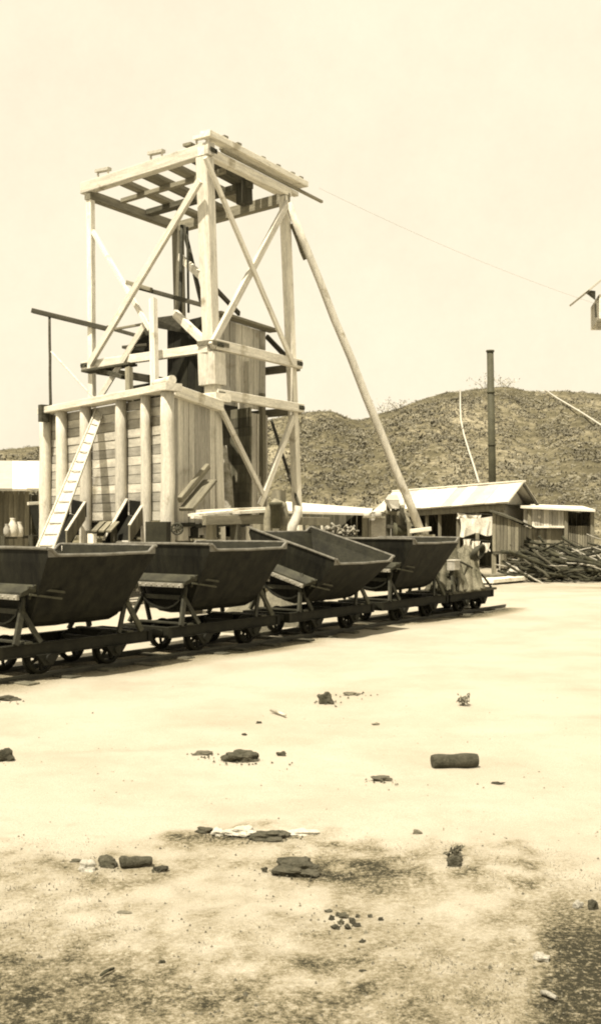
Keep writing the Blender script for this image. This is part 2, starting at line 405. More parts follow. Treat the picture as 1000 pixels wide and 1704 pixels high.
# pale pipes lying on the hill
def hill_line(pts, lab, r=.07):
    P = []
    for (px, py) in pts:
        lo, hi = 0.0, 1.0
        for _ in range(24):
            t = (lo+hi)/2; q = hill_pt(px, t)
            if HZ-(q.z-H)/q.y*F > py: lo = t
            else: hi = t
        P.append(hill_pt(px, (lo+hi)/2)+Vector((0,-.15,.3)))
    tag(MB().path(P, r, 6, .7).build('hillside_pipe', M['pipe']), lab, 'pipe', 'pale pipes running down the hill')
hill_line([(765,655),(765,680),(766,705),(771,730),(780,760),(788,785),(796,812)], 'pale curved pipe running down the hill behind the long roof')
hill_line([(908,656),(925,668),(945,680),(968,694),(995,712),(1030,735)], 'pale straight pipe slanting down the hill to the right edge')

# ------------------------------------------------------------------ track
T = Vector((.588, .809, 0)).normalized(); NS = Vector((T.y, -T.x, 0)); C0 = Vector((-2.83, 10.98, 0))
RZ = math.atan2(T.y, T.x)
def tk(s, u=0, z=0): return C0 + T*s + NS*u + Vector((0,0,z))
tr = empty('railway_track', tk(0), 'narrow gauge track under the train of tip wagons', 'railway track')
for u in (-.3, .3):
    mb = MB()
    seg = 14
    P = [tk(-9+19.9*k/seg, u+.006*math.sin(k*1.7), .034) for k in range(seg+1)]
    for p, q in zip(P, P[1:]):
        mb.beam(p+Vector((0,0,.012)), q+Vector((0,0,.012)), .036, .026, tone=.6)
        mb.beam(p-Vector((0,0,.02)), q-Vector((0,0,.02)), .012, .04, tone=.4)
        mb.beam(p-Vector((0,0,.047)), q-Vector((0,0,.047)), .055, .014, tone=.4)
    mb.build('rail', M['rail'], tr)
random.seed(5)
s = -8.8
while s < 10.8:
    a = random.uniform(-.04,.04)
    MB().beam(tk(s+a, -.50-random.random()*.1, -.022), tk(s-a, .50+random.random()*.1, -.018), .14, .075).build('sleeper', M['sleeper'], tr)
    s += random.uniform(.52,.66)

# ------------------------------------------------------------------ tip wagons   (local x = along track, y: +left/away  -> u = -y)
def wheelset(parent, x, WZ=.222):
    ax = MB().tube((x,-.36,WZ),(x,.36,WZ),.022,n=10).build('axle', M['frame'], parent)
    for y in (-.3,.3):
        mb = MB(); c = (x, y, WZ); sg = 1 if y > 0 else -1
        mb.lathe(Vector(c)-Vector((0,.03,0)), [(.135,0),(.170,0),(.170,.06),(.135,.06),(.135,0)], 24, (0,1,0), .5)
        yy = y-sg*.035
        mb.lathe((x,yy-.006,c[2]), [(.135,0),(.192,0),(.192,.012),(.135,.012),(.135,0)], 24, (0,1,0), .5)
        mb.lathe(Vector(c)-Vector((0,.045,0)), [(0,0),(.042,0),(.042,.09),(0,.09)], 12, (0,1,0), .5)
        for k in range(5):
            t = k*2*math.pi/5+x*3; dx = math.cos(t); dz = math.sin(t)
            mb.beam(Vector(c)+Vector((dx*.03,0,dz*.03)), Vector(c)+Vector((dx*.145,0,dz*.145)), .028, .026, up=(0,1,0))
        mb.build('wheel', M['frame'], parent)
def chassis(root, L2, wb):
    fr = MB()
    for y in (-.36,.36):
        fr.beam((-L2,y,.315),(L2,y,.315),.05,.12); fr.beam((-L2,y,.255),(L2,y,.255),.085,.012); fr.beam((-L2,y,.373),(L2,y,.373),.085,.012)
    for x in (-L2,L2): fr.beam((x,-.40,.315),(x,.40,.315),.06,.13)
    for x in (-.35,.35): fr.beam((x,-.34,.315),(x,.34,.315),.05,.08)
    f = fr.build('frame', M['frame'], root)
    for sx in (-1,1):
        bu = MB(); bu.path([(sx*(L2+.02),-.30,.31),(sx*(L2+.11),-.16,.31),(sx*(L2+.145),0,.31),(sx*(L2+.11),.16,.31),(sx*(L2+.02),.30,.31)],.045,8)
        bu.tube((sx*(L2+.1),0,.31),(sx*(L2+.17),0,.31),.06,n=12); bu.build('buffer', M['frame'], f)
    for x in (-wb,wb):
        for y in (-.43,.43):
            ab = MB()
            y0, y1 = y-.018, y+.018
            ab.hexa([(x-.055,y0,.15),(x+.055,y0,.15),(x+.055,y1,.15),(x-.055,y1,.15),(x-.15,y0,.262),(x+.15,y0,.262),(x+.15,y1,.262),(x-.15,y1,.262)])
            ab.tube((x,y-.045,.22),(x,y+.045,.22),.045,n=12)
            ab.build('axle_box', M['frame'], f)
        wheelset(root, x)
def stand(root, sx, xs):
    st = MB()
    x = sx*xs
    for y in (-1,1):
        st.beam((x+sx*.17, y*.42, .385),(x+sx*.01, y*.33, .74),.065,.032,up=(0,1,0))         # outer leg
        st.beam((x-sx*.16, y*.40, .385),(x+sx*.03, y*.315, .74),.055,.03,up=(0,1,0))
        st.path([(x+sx*.02, y*.33, .68),(x+sx*.03, y*.37, .80),(x+sx*.03, y*.36, .90)],.022,8)
    st.beam((x+sx*.025,-.36,.70),(x+sx*.025,.36,.70),.03,.055)
    st.beam((x+.0,-.42,.392),(x,.42,.392),.09,.02)
    return st.build('stand', M['leg'], root)
PZ = .62
def make_wagon():
    root = empty('tip_wagon', (0,0,0), '', '')
    chassis(root, 1.03, .47)
    for sx in (-1,1): stand(root, sx, .70)
    # body shell ---------------------------------------------------
    L1 = .745; rim = 1.262; sec = [(-.75,rim),(-.715,1.20),(-.375,.66),(-.30,.575),(-.18,.515),(0,.50),(.18,.515),(.30,.575),(.375,.66),(.715,1.20),(.75,rim)]
    def half(z): return L1-.15*max(0, (rim-z)/(rim-.5))**1.1
    def shell(off, flip):
        vs = []; fs = []; nn = len(sec); xsn = 8
        for i in range(xsn+1):
            for (y, z) in sec:
                hx = half(z)-off; x = -hx+2*hx*i/xsn
                k = 1-off/.75 if abs(y) > .01 else 1
                vs.append(Vector((x + .004*math.sin(i*2+z*9), y*k, z+ (off if z < rim-.001 else 0) + .004*math.sin(i*1.9+y*3)*(1 if z<rim-.001 else .3))))
        for i in range(xsn):
            for j in range(nn-1):
                q = (i*nn+j, (i+1)*nn+j, (i+1)*nn+j+1, i*nn+j+1); fs.append(q[::-1] if flip else q)
        # end plates, carried above the side rims
        for e_ in (0, xsn):
            o = len(vs); sg = -1 if e_ == 0 else 1
            base = [vs[e_*nn+j] for j in range(nn)]
            top = [Vector((sg*(L1-off+.005),-.75+off,rim+.065)), Vector((sg*(L1-off+.005),.75-off,rim+.065))]
            idx = [e_*nn+j for j in range(nn)]
            vs += top; f = idx+[o+1, o]
            if (sg < 0) == flip: f = f[::-1]
            fs.append(tuple(f))
        return vs, fs
    body = MB(); v, f = shell(0, False); body.add(v, f, .5, False)
    Mb = Matrix.Translation((0,0,PZ))
    bo = body.build('body', M['steel'], root, Mb)
    li = MB(); v, f = shell(.014, True); li.add(v, f, .5, False); li.build('lining', M['steelin'], bo)
    # rolled rim with a step down at each corner
    rm = MB()
    for y in (-1,1):
        ye = y*.757
        P = [(-L1-.01,ye,rim+.075),(-L1+.035,ye,rim+.07),(-L1+.075,ye,rim+.04),(-L1+.11,ye,rim+.012),(-L1+.16,ye,rim+.006),(-.35,ye,rim+.004),(0,ye+y*.004,rim),(.35,ye,rim+.006),(L1-.16,ye,rim+.006),(L1-.11,ye,rim+.012),(L1-.075,ye,rim+.04),(L1-.035,ye,rim+.07),(L1+.01,ye,rim+.075)]
        rm.path(P, .017, 8, .6)
        # little gusset filling the step
        for sx in (-1,1):
            rm.add([(sx*L1,y*.752,rim-.01),(sx*(L1-.13),y*.752,rim-.01),(sx*(L1-.09),y*.754,rim+.03),(sx*(L1-.04),y*.754,rim+.065),(sx*L1,y*.754,rim+.07)], [(0,1,2,3,4),(4,3,2,1,0)], .1)
    for sx in (-1,1): rm.path([(sx*(L1+.01),-.757,rim+.075),(sx*(L1+.013),-.3,rim+.078),(sx*(L1+.013),.3,rim+.074),(sx*(L1+.01),.757,rim+.075)], .017, 8, .6)
    rm.build('rim', M['edge'], bo)
    for sx in (-1,1):
        br = MB(); x0 = sx*(L1-.075); x1 = sx*(L1+.065)
        # flared ledge riveted to the end plate
        zt, zb = .99, .90
        a = [(x0,-.50,zb),(x1,-.42,zb-.045),(x1,.42,zb-.045),(x0,.50,zb),(x0,-.54,zt),(x1,-.44,zb),(x1,.44,zb),(x0,.54,zt)]
        br.hexa(a if sx > 0 else [a[i] for i in (3,2,1,0,7,6,5,4)], .9)
        ledge = br.build('rocker_ledge', M['steelin'], bo)
        eb = MB(); eb.beam((x1+sx*.012,-.40,zb-.05),(x1+sx*.012,.40,zb-.05),.03,.05,tone=.8)
        for k in range(9): eb.lathe((x1+sx*.027,-.36+k*.09,zb-.05),[(0.012,0),(.009,.008),(0,.01)],8,(sx,0,0),1.0)
        eb.build('rivet_strip', M['edge'], ledge)
        dk = MB()   # curved rocker under the ledge
        P = [(x0+sx*.06, .34*math.cos(t), .80-.24*math.sin(t)) for t in [math.pi*k/10 for k in range(11)]]
        for p, q in zip(P, P[1:]): dk.beam(p, q, .06, .022)
        dk.build('rocker', M['frame'], bo)
    for (x, y, sx) in ((-L1+.02,-.46,1),(L1-.02,.46,-1)):
        lb = MB(); lb.beam((x-.04,y-.02*sx,.95),(x+sx*.36,y-.10*sx,.885),.03,.026,tone=.5); lb.beam((x-.02,y-.02*sx,.88),(x+sx*.34,y-.08*sx,.82),.026,.022,tone=.9)
        lb.tube((x+.02,y+.03*sx,.83),(x+.02,y-.04*sx,.97),.014); lb.build('latch_bar', M['leg'], bo)
    return root
proto = make_wagon()
labels = ['dark steel tip wagon cut off by the left edge, nearest of the train',
          'upright dark steel tip wagon before the corner post of the timber bin, second in line',
          'dark steel tip wagon with its tub tilted over toward the camera',
          'upright dark steel tip wagon just beyond the tilted one, last with a tub']
protos = [proto]+[copy_tree(proto) for _ in range(3)]
for i, (o, s) in enumerate(zip(protos, (.356, 2.745, 5.075, 7.41))):
    o.location = tk(s, 0, 0); o.rotation_euler = (0,0,RZ)
    tag(o, labels[i], 'tip wagon', 'tip wagons coupled in a train')
    if i == 2:
        for c in children(o):
            if c.name.startswith('body'): c.rotation_euler = (R(16),0,0); c['label'] = 'tub tilted sideways toward the camera'
# couplings are hooks on each frame: the flat truck at the far end
fl = empty('flat_truck', (0,0,0), 'low truck without a tub, loaded with canvas at the far end of the train', 'flat truck')
chassis(fl, .80, .33)
dk = MB(); dk.boards((-.9,-.43,.40),(.9,-.43,.40),(.9,.43,.40),(-.9,.43,.40),7,.04,.012,vert=False); dk.build('deck', M['tdark'], fl)
stn_ = stand(fl, -1, .62)
fl.location = tk(9.36); fl.rotation_euler = (0,0,RZ)
# canvas bundles standing on it
def canvas(c, r, h, lab, seed, lean=(0,0), mat='canvas', sq=1.0):
    rnd = random.Random(seed); mb = MB(); n = 120; K = 18; vs = []; fs = []
    ph = [rnd.uniform(0,6.3) for _ in range(4)]
    for k in range(K+1):
        t = k/K; rr = r*(1-.72*t**.8)*(1 if t > .08 else .97)
        if t > .9: rr *= (1.02-t)/.12
        for i in range(n):
            a = 2*math.pi*i/n
            fold = 1+(.14*math.sin(3*a+ph[0]+t*1.2)+.26*(abs(math.sin(5*a+ph[1]-t*.9))-.5)+.12*(abs(math.sin(8.5*a*2/2+ph[2]+t))-.5 if False else math.sin(11*a+ph[2]+t)*.6))*(1-.40*t)
            nz = .03*noise.noise(Vector((a*2, t*5, seed)))
            vs.append(Vector(c)+Vector((math.cos(a)*rr*fold+lean[0]*t, math.sin(a)*rr*fold*sq+lean[1]*t, h*t*(1+nz*2)+nz)))
    for k in range(K):
        for i in range(n): fs.append((k*n+i, k*n+(i+1)%n, (k+1)*n+(i+1)%n, (k+1)*n+i))
    fs.append(tuple(K*n+i for i in range(n))); fs.append(tuple(reversed(range(n))))
    mb.add(vs, fs, rnd.random(), True)
    return tag(mb.build('canvas_bundle', M[mat]), lab, 'canvas', 'canvas bundles heaped on the flat truck')
canvas(tk(8.93,.12,.41), .36, .84, 'tall bundle of folded canvas on the flat truck, touching the last tub', 1, (.02,.05))
canvas(tk(9.42,.18,.41), .40, .74, 'broad bundle of pleated canvas at the middle of the flat truck, below the hose coil', 2, (.05,.1))
canvas(tk(9.90,.05,.41), .27, .52, 'low bundle of canvas at the far right end of the flat truck', 3, (-.05,.02))
hc = MB()
for k in range(4):
    c = tk(9.60,.34,1.02+.02*k); rr = .17-.012*k; e1 = T; e2 = Vector((0,0,1))
    P = [c + e1*math.cos(a)*rr + (NS*.25*math.sin(a)*rr) + e2*math.sin(a)*rr*.8 + NS*(.03*k) for a in [2*math.pi*j/22 for j in range(22)]]
    hc.path(P+[P[0]], .022, 7, .5, cap=False)
tag(hc.build('hose_coil', M['leg']), 'round coil of dark hose on top of the canvas on the flat truck', 'hose coil')
bx = MB(); c = tk(8.72,.36,.86); bx.beam(c-T*.10, c+T*.10, .14, .16); bx.beam(c-T*.11+Vector((0,0,.085)), c+T*.11+Vector((0,0,.085)), .16, .02)
tag(bx.build('tin_box', M['pale']), 'small pale tin box held against the canvas beside the last tub', 'box')
for i, (s0, u0, z0, s1, u1, z1) in enumerate(((8.75,.42,.42,9.15,.10,1.05),(9.75,.40,.42,9.42,.05,1.08),(10.12,.38,.42,9.62,.0,1.05),(8.88,.30,.95,9.75,.36,.66))):
    r_ = MB(); p, q = tk(s0,u0,z0), tk(s1,u1,z1); mid = p.lerp(q,.5)+NS*.02+Vector((0,0,.02))
    r_.path([p, p.lerp(mid,.5)+NS*.02, mid, mid.lerp(q,.5)+NS*.02, q], .02, 7)
    tag(r_.build('iron_rod', M['leg']), ['bent iron rod leaning on the canvas next to the last tub','bent iron rod leaning on the middle canvas bundle','bent iron rod at the far right end of the flat truck','iron rod lying slantwise across the canvas bundles'][i], 'iron rod', 'iron rods leaning on the truck load')
# gravel mounds behind the train
def mound(c, rx, ry, h, lab, seed, mat='gravel', name='gravel_mound'):
    mb = MB(); n = 40; K = 12; vs = [Vector(c)+Vector((0,0,h))]; fs = []
    for k in range(1, K+1):
        t = k/K
        for i in range(n):
            a = 2*math.pi*i/n; q = noise.noise(Vector((math.cos(a)*2*t, math.sin(a)*2*t, seed)))
            rr = t*(1+.15*q)
            vs.append(Vector(c)+Vector((math.cos(a)*rx*rr, math.sin(a)*ry*rr, h*(1-t)**.9*(1+.25*q)-.03*t)))
    for i in range(n): fs.append((0, 1+i, 1+(i+1)%n))
    for k in range(K-1):
        for i in range(n): fs.append((1+k*n+i, 1+(k+1)*n+i, 1+(k+1)*n+(i+1)%n, 1+k*n+(i+1)%n))
    mb.add(vs, fs, .5, True)
    return tag(mb.build(name, M[mat]), lab, 'mound', 'grey mounds behind the train')
mound(gd(405,15.6), .55, .5, .50, 'small grey gravel mound seen under the tub of the second wagon', 3)
mound(gd(462,16.4), .62, .55, .62, 'larger grey gravel mound seen through the stand of the tilted wagon', 5)

# ------------------------------------------------------------------ headframe
TC = {'N':(341,262,366,22.0), 'R':(473,322,500,24.6), 'L':(151,319,157,24.4), 'B':(296,368,310,27.0)}
def tz(c, z):
    x0, y0, x1, D = TC[c]; zt = H+(HZ-y0)/F*D; t = z/zt
    return gd(x1+(x0-x1)*t, D, z)
hf = empty('headframe', tz('N',0), 'tall pale timber tower with an open top platform, standing behind the train', 'headframe')
e1 = (tz('R',0)-tz('N',0)).normalized(); e2 = (tz('L',0)-tz('N',0)).normalized()
def px_m(w, D): return w*D/F
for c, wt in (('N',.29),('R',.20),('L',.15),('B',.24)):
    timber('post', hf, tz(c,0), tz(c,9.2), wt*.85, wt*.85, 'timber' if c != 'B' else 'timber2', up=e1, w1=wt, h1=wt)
UPZ = (0,0,1)
out1 = e1.cross(Vector(UPZ)); out1 = out1 if out1.dot(-e2) > 0 else -out1     # away from the tower on the right face
out2 = e2.cross(Vector(UPZ)); out2 = out2 if out2.dot(-e1) > 0 else -out2
def girder(a, b, z, w, h, off, ext=.12, mat='timber', name='girder'):
    p, q = tz(a,z), tz(b,z); d_ = (q-p).normalized()
    return timber(name, hf, p-d_*ext+off, q+d_*ext+off, w, h, mat)
girder('N','R',5.28,.13,.21,out1*.17); girder('N','L',5.20,.13,.19,out2*.17,.1)
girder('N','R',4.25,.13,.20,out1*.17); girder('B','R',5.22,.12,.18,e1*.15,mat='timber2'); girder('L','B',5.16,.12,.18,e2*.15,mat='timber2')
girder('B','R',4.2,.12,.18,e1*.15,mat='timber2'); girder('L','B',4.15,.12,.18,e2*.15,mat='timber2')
# top frame
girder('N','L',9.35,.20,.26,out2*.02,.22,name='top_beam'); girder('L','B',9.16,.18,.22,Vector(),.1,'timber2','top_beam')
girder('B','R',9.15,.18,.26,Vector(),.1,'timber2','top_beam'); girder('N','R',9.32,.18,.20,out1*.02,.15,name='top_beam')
def tl(a, b, z): # tower plan point, a along N->R, b along N->L
    n_, r_, l_ = tz('N',z), tz('R',z), tz('L',z); return n_ + (r_-n_)*a + (l_-n_)*b
for b_, w_ in ((.76,.26),(.54,.36),(.32,.30)):
    p, q = tl(.03,b_,9.36), tl(.98,b_,9.28); timber('joist', hf, p, q, w_, .10, 'timber2')
timber('joist', hf, tl(.03,.13,9.40), tl(.62,.13,9.33), .30, .16, 'tdark')
timber('joist', hf, tl(.62,.05,9.20), tl(.62,.95,9.20), .22, .14, 'tdark')
timber('joist', hf, tl(.30,.05,9.24), tl(.30,.95,9.24), .12, .10, 'timber2')
timber('hanger', hf, tl(.62,.10,8.80), tl(.62,.10,9.30), .30, .26, 'tdark', up=e1)
# bearers and planks above the right hand beam, overhanging to the right
for (b_, z_, a0, a1, w_, h_, mt) in ((-.05,9.62,-.06,1.20,.26,.13,'timber'),(.06,9.54,.02,1.28,.14,.10,'timber'),(.14,9.62,.0,1.14,.22,.06,'timber2'),(-.035,9.47,.15,1.50,.07,.06,'timber2'),(.20,9.66,.5,1.30,.18,.05,'timber')):
    timber('deck_plank', hf, tl(a0,b_,z_), tl(a1,b_,z_-.02), w_, h_, mt)
for a_, b_ in ((.14,-.03),(.30,-.03),(.62,-.02),(.82,-.02),(1.02,-.02),(1.14,-.02)):
    p = tl(a_,b_-.05,9.715); q = tl(a_,b_+.10,9.715); timber('cleat', hf, p, q, .13, .05, 'timber2')
# saddles on the left top beam
for b_ in (.86,.38,.0):
    p = tl(-.02,b_,9.48); sd_ = MB(); dd = e2*.17
    sd_.beam(p+dd, p+dd+Vector((0,0,.16)), .03,.04,up=e1); sd_.beam(p-dd, p-dd+Vector((0,0,.16)), .03,.04,up=e1)
    sd_.beam(p-dd*1.3+Vector((0,0,.13)), p+dd*1.3+Vector((0,0,.16)), .12, .07)
    sd_.build('saddle', M['timber'], hf)
for c, z_, of in (('N',5.28,out1),('R',5.28,out1),('L',5.2,out2),('N',4.25,out1),('R',4.25,out1),('N',9.32,out1)):
    q = tz(c,z_)+of*.245; pm = MB(); ee = e1 if of is out1 else e2
    pm.beam(q-ee*.11, q+ee*.11, .012, .10, up=(0,0,1))
    for k in (-1,1): pm.lathe(q+ee*.07*k, [(0,0),(.022,0),(.022,.03),(0,.03)], 8, of)
    pm.build('iron_plate', M['leg'], hf)
# diagonal braces: (px,py,D) to (px,py,D)
def br(name, a, b, w, h=None, mat='timber', par=None):
    p, q = at(*a), at(*b); ww = w*(a[2]+b[2])/2/F
    return timber(name, par or hf, p, q, ww*.55, ww if h is None else h, mat)
br('brace', (333,300,21.6),(150,606,24.0), 12); br('brace', (155,385,24.3),(250,548,22.9), 8)
br('brace', (342,262,21.6),(488,606,24.2), 9); br('brace', (478,338,24.3),(352,576,21.7), 12)
br('brace', (362,668,21.7),(437,822,23.2), 10); br('brace', (488,694,24.3),(432,842,23.2), 11)
br('brace', (292,522,23.4),(346,574,22.1), 14); br('brace', (246,532,23.2),(160,672,23.4), 9)
br('brace', (300,428,26.4),(338,462,24.5), 12, mat='timber'); br('brace', (360,482,23.2),(398,522,24.4), 8, mat='tdark')
br('brace', (306,378,26.5),(336,505,25.0), 9, mat='tdark'); br('brace', (444,560,25.2),(482,600,24.6), 8, mat='tdark')
br('brace', (452,700,26.2),(500,850,24.2), 6, mat='tdark')
timber('ledger', hf, at(222,476,23.6), at(338,508,22.6), .10, .10, 'tdark')
timber('ledger', hf, at(212,470,23.5), at(252,482,23.2), .10, .09, 'timber2')
timber('upright', hf, at(255,498,22.7), at(258,652,22.0), .14, .14, 'timber', up=e1)
timber('upright', hf, at(215,612,22.9), at(216,668,22.7), .13, .13, 'timber2', up=e1)
pole('hoist_pipe', hf, at(312,378,25.4), at(314,520,25.0), .03, .03, 'leg', wob=0)
pole('hoist_pipe', hf, at(303,375,25.4), at(300,520,25.0), .045, .045, 'leg', wob=0)
cl = MB()
pN = tz('N',4.45); qN = tz('N',5.12)
cl.beam(pN, qN, .44,.44,up=e1,tone=.9); cl.build('post_casing', M['boards'], hf)
cp = MB(); cp.beam(tz('N',4.18)-e2*.30+e1*-.0, tz('N',4.18)+e2*.34, .46,.17); cp.build('bearing_block', M['timber'], hf)
timber('cap_block', hf, tz('N',5.30)+out1*.04+e1*-.26, tz('N',5.30)+out1*.04+e1*.30, .42, .10, 'timber2')
# long backstay down to its trestle
bs = MB(); bs.tube(at(479,338,24.3), at(703,893,26.2), .085, .105, 12, .6, .015, 9); bs.build('backstay', M['pole'], hf)
bs = MB(); bs.tube(at(486,372,24.6), at(508,432,24.8), .06, .05, 8, .3, .01, 4); bs.build('backstay_splice', M['timber2'], hf)
wr = MB(); a, b_ = at(531,313,25.8), at(995,507,33.0)
wr.path([a.lerp(b_, k/14)-Vector((0,0,.16*4*(k/14)*(1-k/14))) for k in range(15)], .0035, 5); tag(wr.build('hoist_cable', M['wire']), 'thin cable stretched from the tower top to the cabin at the right edge', 'cable')
# ------------------------------------------------------------------ crusher hopper inside the tower
hp = empty('hopper', gd(360,23.2), 'dark board hopper built inside the timber tower above the bin', 'hopper')
K0 = gd(350,22.9); K1 = gd(222,25.2); K2 = gd(441,24.7); K3 = K1+K2-K0
def Z(p, z): return Vector((p.x, p.y, z))
zt = H+(HZ-524)/F*22.9
A = K0.lerp(K1,.52)
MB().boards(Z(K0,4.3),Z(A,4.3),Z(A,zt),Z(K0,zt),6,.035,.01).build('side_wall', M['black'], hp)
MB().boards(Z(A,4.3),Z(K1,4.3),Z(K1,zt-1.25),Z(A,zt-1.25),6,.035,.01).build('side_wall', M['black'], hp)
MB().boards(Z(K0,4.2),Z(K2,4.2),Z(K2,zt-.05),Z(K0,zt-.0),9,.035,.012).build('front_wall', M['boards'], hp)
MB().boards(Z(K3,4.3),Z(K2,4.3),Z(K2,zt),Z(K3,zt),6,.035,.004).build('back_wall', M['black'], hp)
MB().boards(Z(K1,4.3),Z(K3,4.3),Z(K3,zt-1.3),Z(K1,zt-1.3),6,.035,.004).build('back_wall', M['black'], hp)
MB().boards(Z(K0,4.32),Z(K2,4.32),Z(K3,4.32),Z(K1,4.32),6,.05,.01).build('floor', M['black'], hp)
d1 = (K2-K0).normalized(); d2 = (K1-K0).normalized()
timber('eave_plank', hp, Z(K0,zt+.05)+d1*.1-d2*.1, Z(K2,zt+.0)+d1*.28-d2*.1, .30, .06, 'timber2')
timber('corner_board', hp, Z(K0.lerp(K2,.6),3.9)+out1*.06, Z(K0.lerp(K2,.6),5.25)+out1*.06, .18,.03,'timber',up=e1)
hd = MB(); a = at(262,532,24.0); hd.slab(at(256,529,24.0),at(262,546,24.0),at(318,556,23.4),at(300,523,23.6),.04); hd.build('hood_board', M['tdark'], hp)
hd = MB(); hd.slab(at(205,578,23.6),at(228,598,23.6),at(254,588,23.4),at(250,556,23.4),.06); hd.build('spout', M['black'], hp)
hd = MB(); hd.slab(at(228,556,23.7),at(236,572,23.7),at(250,566,23.6),at(248,534,23.6),.05); hd.build('spout', M['tdark'], hp)
timber('rail_board', hp, at(205,578,23.4), at(246,574,23.2), .1, .06, 'tdark')
# boarded shaft below it
sh = empty('ore_shaft', gd(405,24.0), 'narrow boarded shaft going down inside the tower below the hopper', 'shaft')
S0 = gd(397,23.7); S1 = gd(446,24.8); S2 = gd(372,24.9)
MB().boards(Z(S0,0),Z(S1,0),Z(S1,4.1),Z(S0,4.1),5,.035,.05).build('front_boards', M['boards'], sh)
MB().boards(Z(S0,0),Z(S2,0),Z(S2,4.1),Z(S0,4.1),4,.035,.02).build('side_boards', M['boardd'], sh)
timber('corner_post', sh, gd(410,23.4), at(405,655,23.5), .19,.19,'timber',up=e1)
timber('corner_post', sh, gd(438,24.4), at(436,655,24.5), .13,.13,'timber2',up=e1)
timber('cross_board', sh, at(368,800,23.8), at(412,806,23.5), .06,.22,'black')
tag(MB().path([gd(384,23.0), at(381,850,23), at(378,800,23.05), at(372,765,23.1), at(370,742,23.1)], [.13,.125,.12,.115,.10], 12).build('stump_post', M['barkp']), 'rough barked tree trunk prop standing under the tower near its front post', 'prop')

# ------------------------------------------------------------------ ore bin
CX = gd(279,20.2); LX = gd(78,24.2); fd = (LX-CX).normalized(); fn = Vector((fd.y,-fd.x,0)); fn = fn if fn.y < 0 else -fn
if fn.x > 0 and fd.x < 0 and fn.dot(Vector((-1,-1,0))) < 0: fn = -fn
def on_face(px, off=0):
    u = (px-500)/F; A_ = CX+fn*off; t = (u*A_.y-A_.x)/(fd.x-u*fd.y); return A_+fd*t
bn = empty('ore_bin', CX, 'big raised timber ore bin with round posts and board walls, left of the tower', 'ore bin')
ztop = 4.03
for px, wpx, drop in ((76,20,0),(103,20,0),(143,20,0),(202,20,0),(243,18,0),(279,24,0)):
    p = on_face(px, .16); r_ = wpx*p.y/F/2
    pole('post', bn, Z(p,0), Z(p, ztop+.02), r_*1.05, r_*.93)
pA = on_face(283,.16); pB = on_face(84,.16)
timber('plate_beam', bn, Z(pA,4.13)-fd*.15, Z(pB,4.10)+fd*.28, .36, .14, 'timber')
MB().tube(Z(pA,4.27)-fd*.1, Z(pA,4.25)+fd*.55, .085,.07,10,.7,.01,4).build('stub_log', M['pole'], bn)
w0 = on_face(284,-.0); w1 = on_face(74,0)
MB().boards(Z(w0,1.62),Z(w1,1.62),Z(w1,4.02),Z(w0,4.02),13,.05,.014,vert=False).build('left_wall', M['boardsh'], bn)
bd = (tz('N',0)-CX); bd.z = 0; bd.normalize()
r0 = CX+bd*.12+fn*-.02; r1 = CX+bd*((tz('N',0)-CX).length-.22)
MB().boards(Z(r0,1.35),Z(r1,1.35),Z(r1,4.02),Z(r0,4.11),8,.04,.012,jag=.15).build('right_wall', M['boards'], bn)
timber('side_beam', bn, Z(CX+bd*.05,4.13)+out1*.08, Z(r1,4.0)+out1*.08+bd*.12, .16,.22,'timber')
wb = w0+bd*3.2; wc = w1+bd*3.2
MB().boards(Z(wc,1.62),Z(wb,1.62),Z(wb,4.1),Z(wc,4.1),12,.05,.002,vert=False).build('back_wall', M['boardd'], bn)
MB().boards(Z(w1,1.62),Z(wc,1.62),Z(wc,4.1),Z(w1,4.1),12,.05,.002,vert=False).build('end_wall', M['boardd'], bn)
MB().boards(Z(w0,1.55),Z(wb,1.55),Z(wc,1.55),Z(w1,1.55),14,.08,.01).build('bin_floor', M['black'], bn)
for k in range(3):
    a_, b2 = w0+bd*(.9+.8*k), w1+bd*(.9+.8*k)
    timber('floor_beam', bn, Z(a_,1.38), Z(b2,1.38), .16,.2,'black')
for t_ in (.15,.45,.8): 
    pole('back_post', bn, Z(w0.lerp(w1,t_)+bd*2.6,0), Z(w0.lerp(w1,t_)+bd*2.6,1.3), .11,.1,'tdark')
MB().boards(Z(w0+bd*1.9,0.2),Z(w1+bd*1.9,0.2),Z(w1+bd*1.9,1.5),Z(w0+bd*1.9,1.5),9,.05,.05,vert=False).build('under_wall', M['boardd'], bn)
# end block hanging at the left corner of the plate
bk = MB(); p = Z(on_face(74,.3),4.02); bk.beam(p-Vector((0,0,.18)), p+Vector((0,0,.2)), .22,.16,up=fd); bk.build('end_block', M['tdark'], bn)
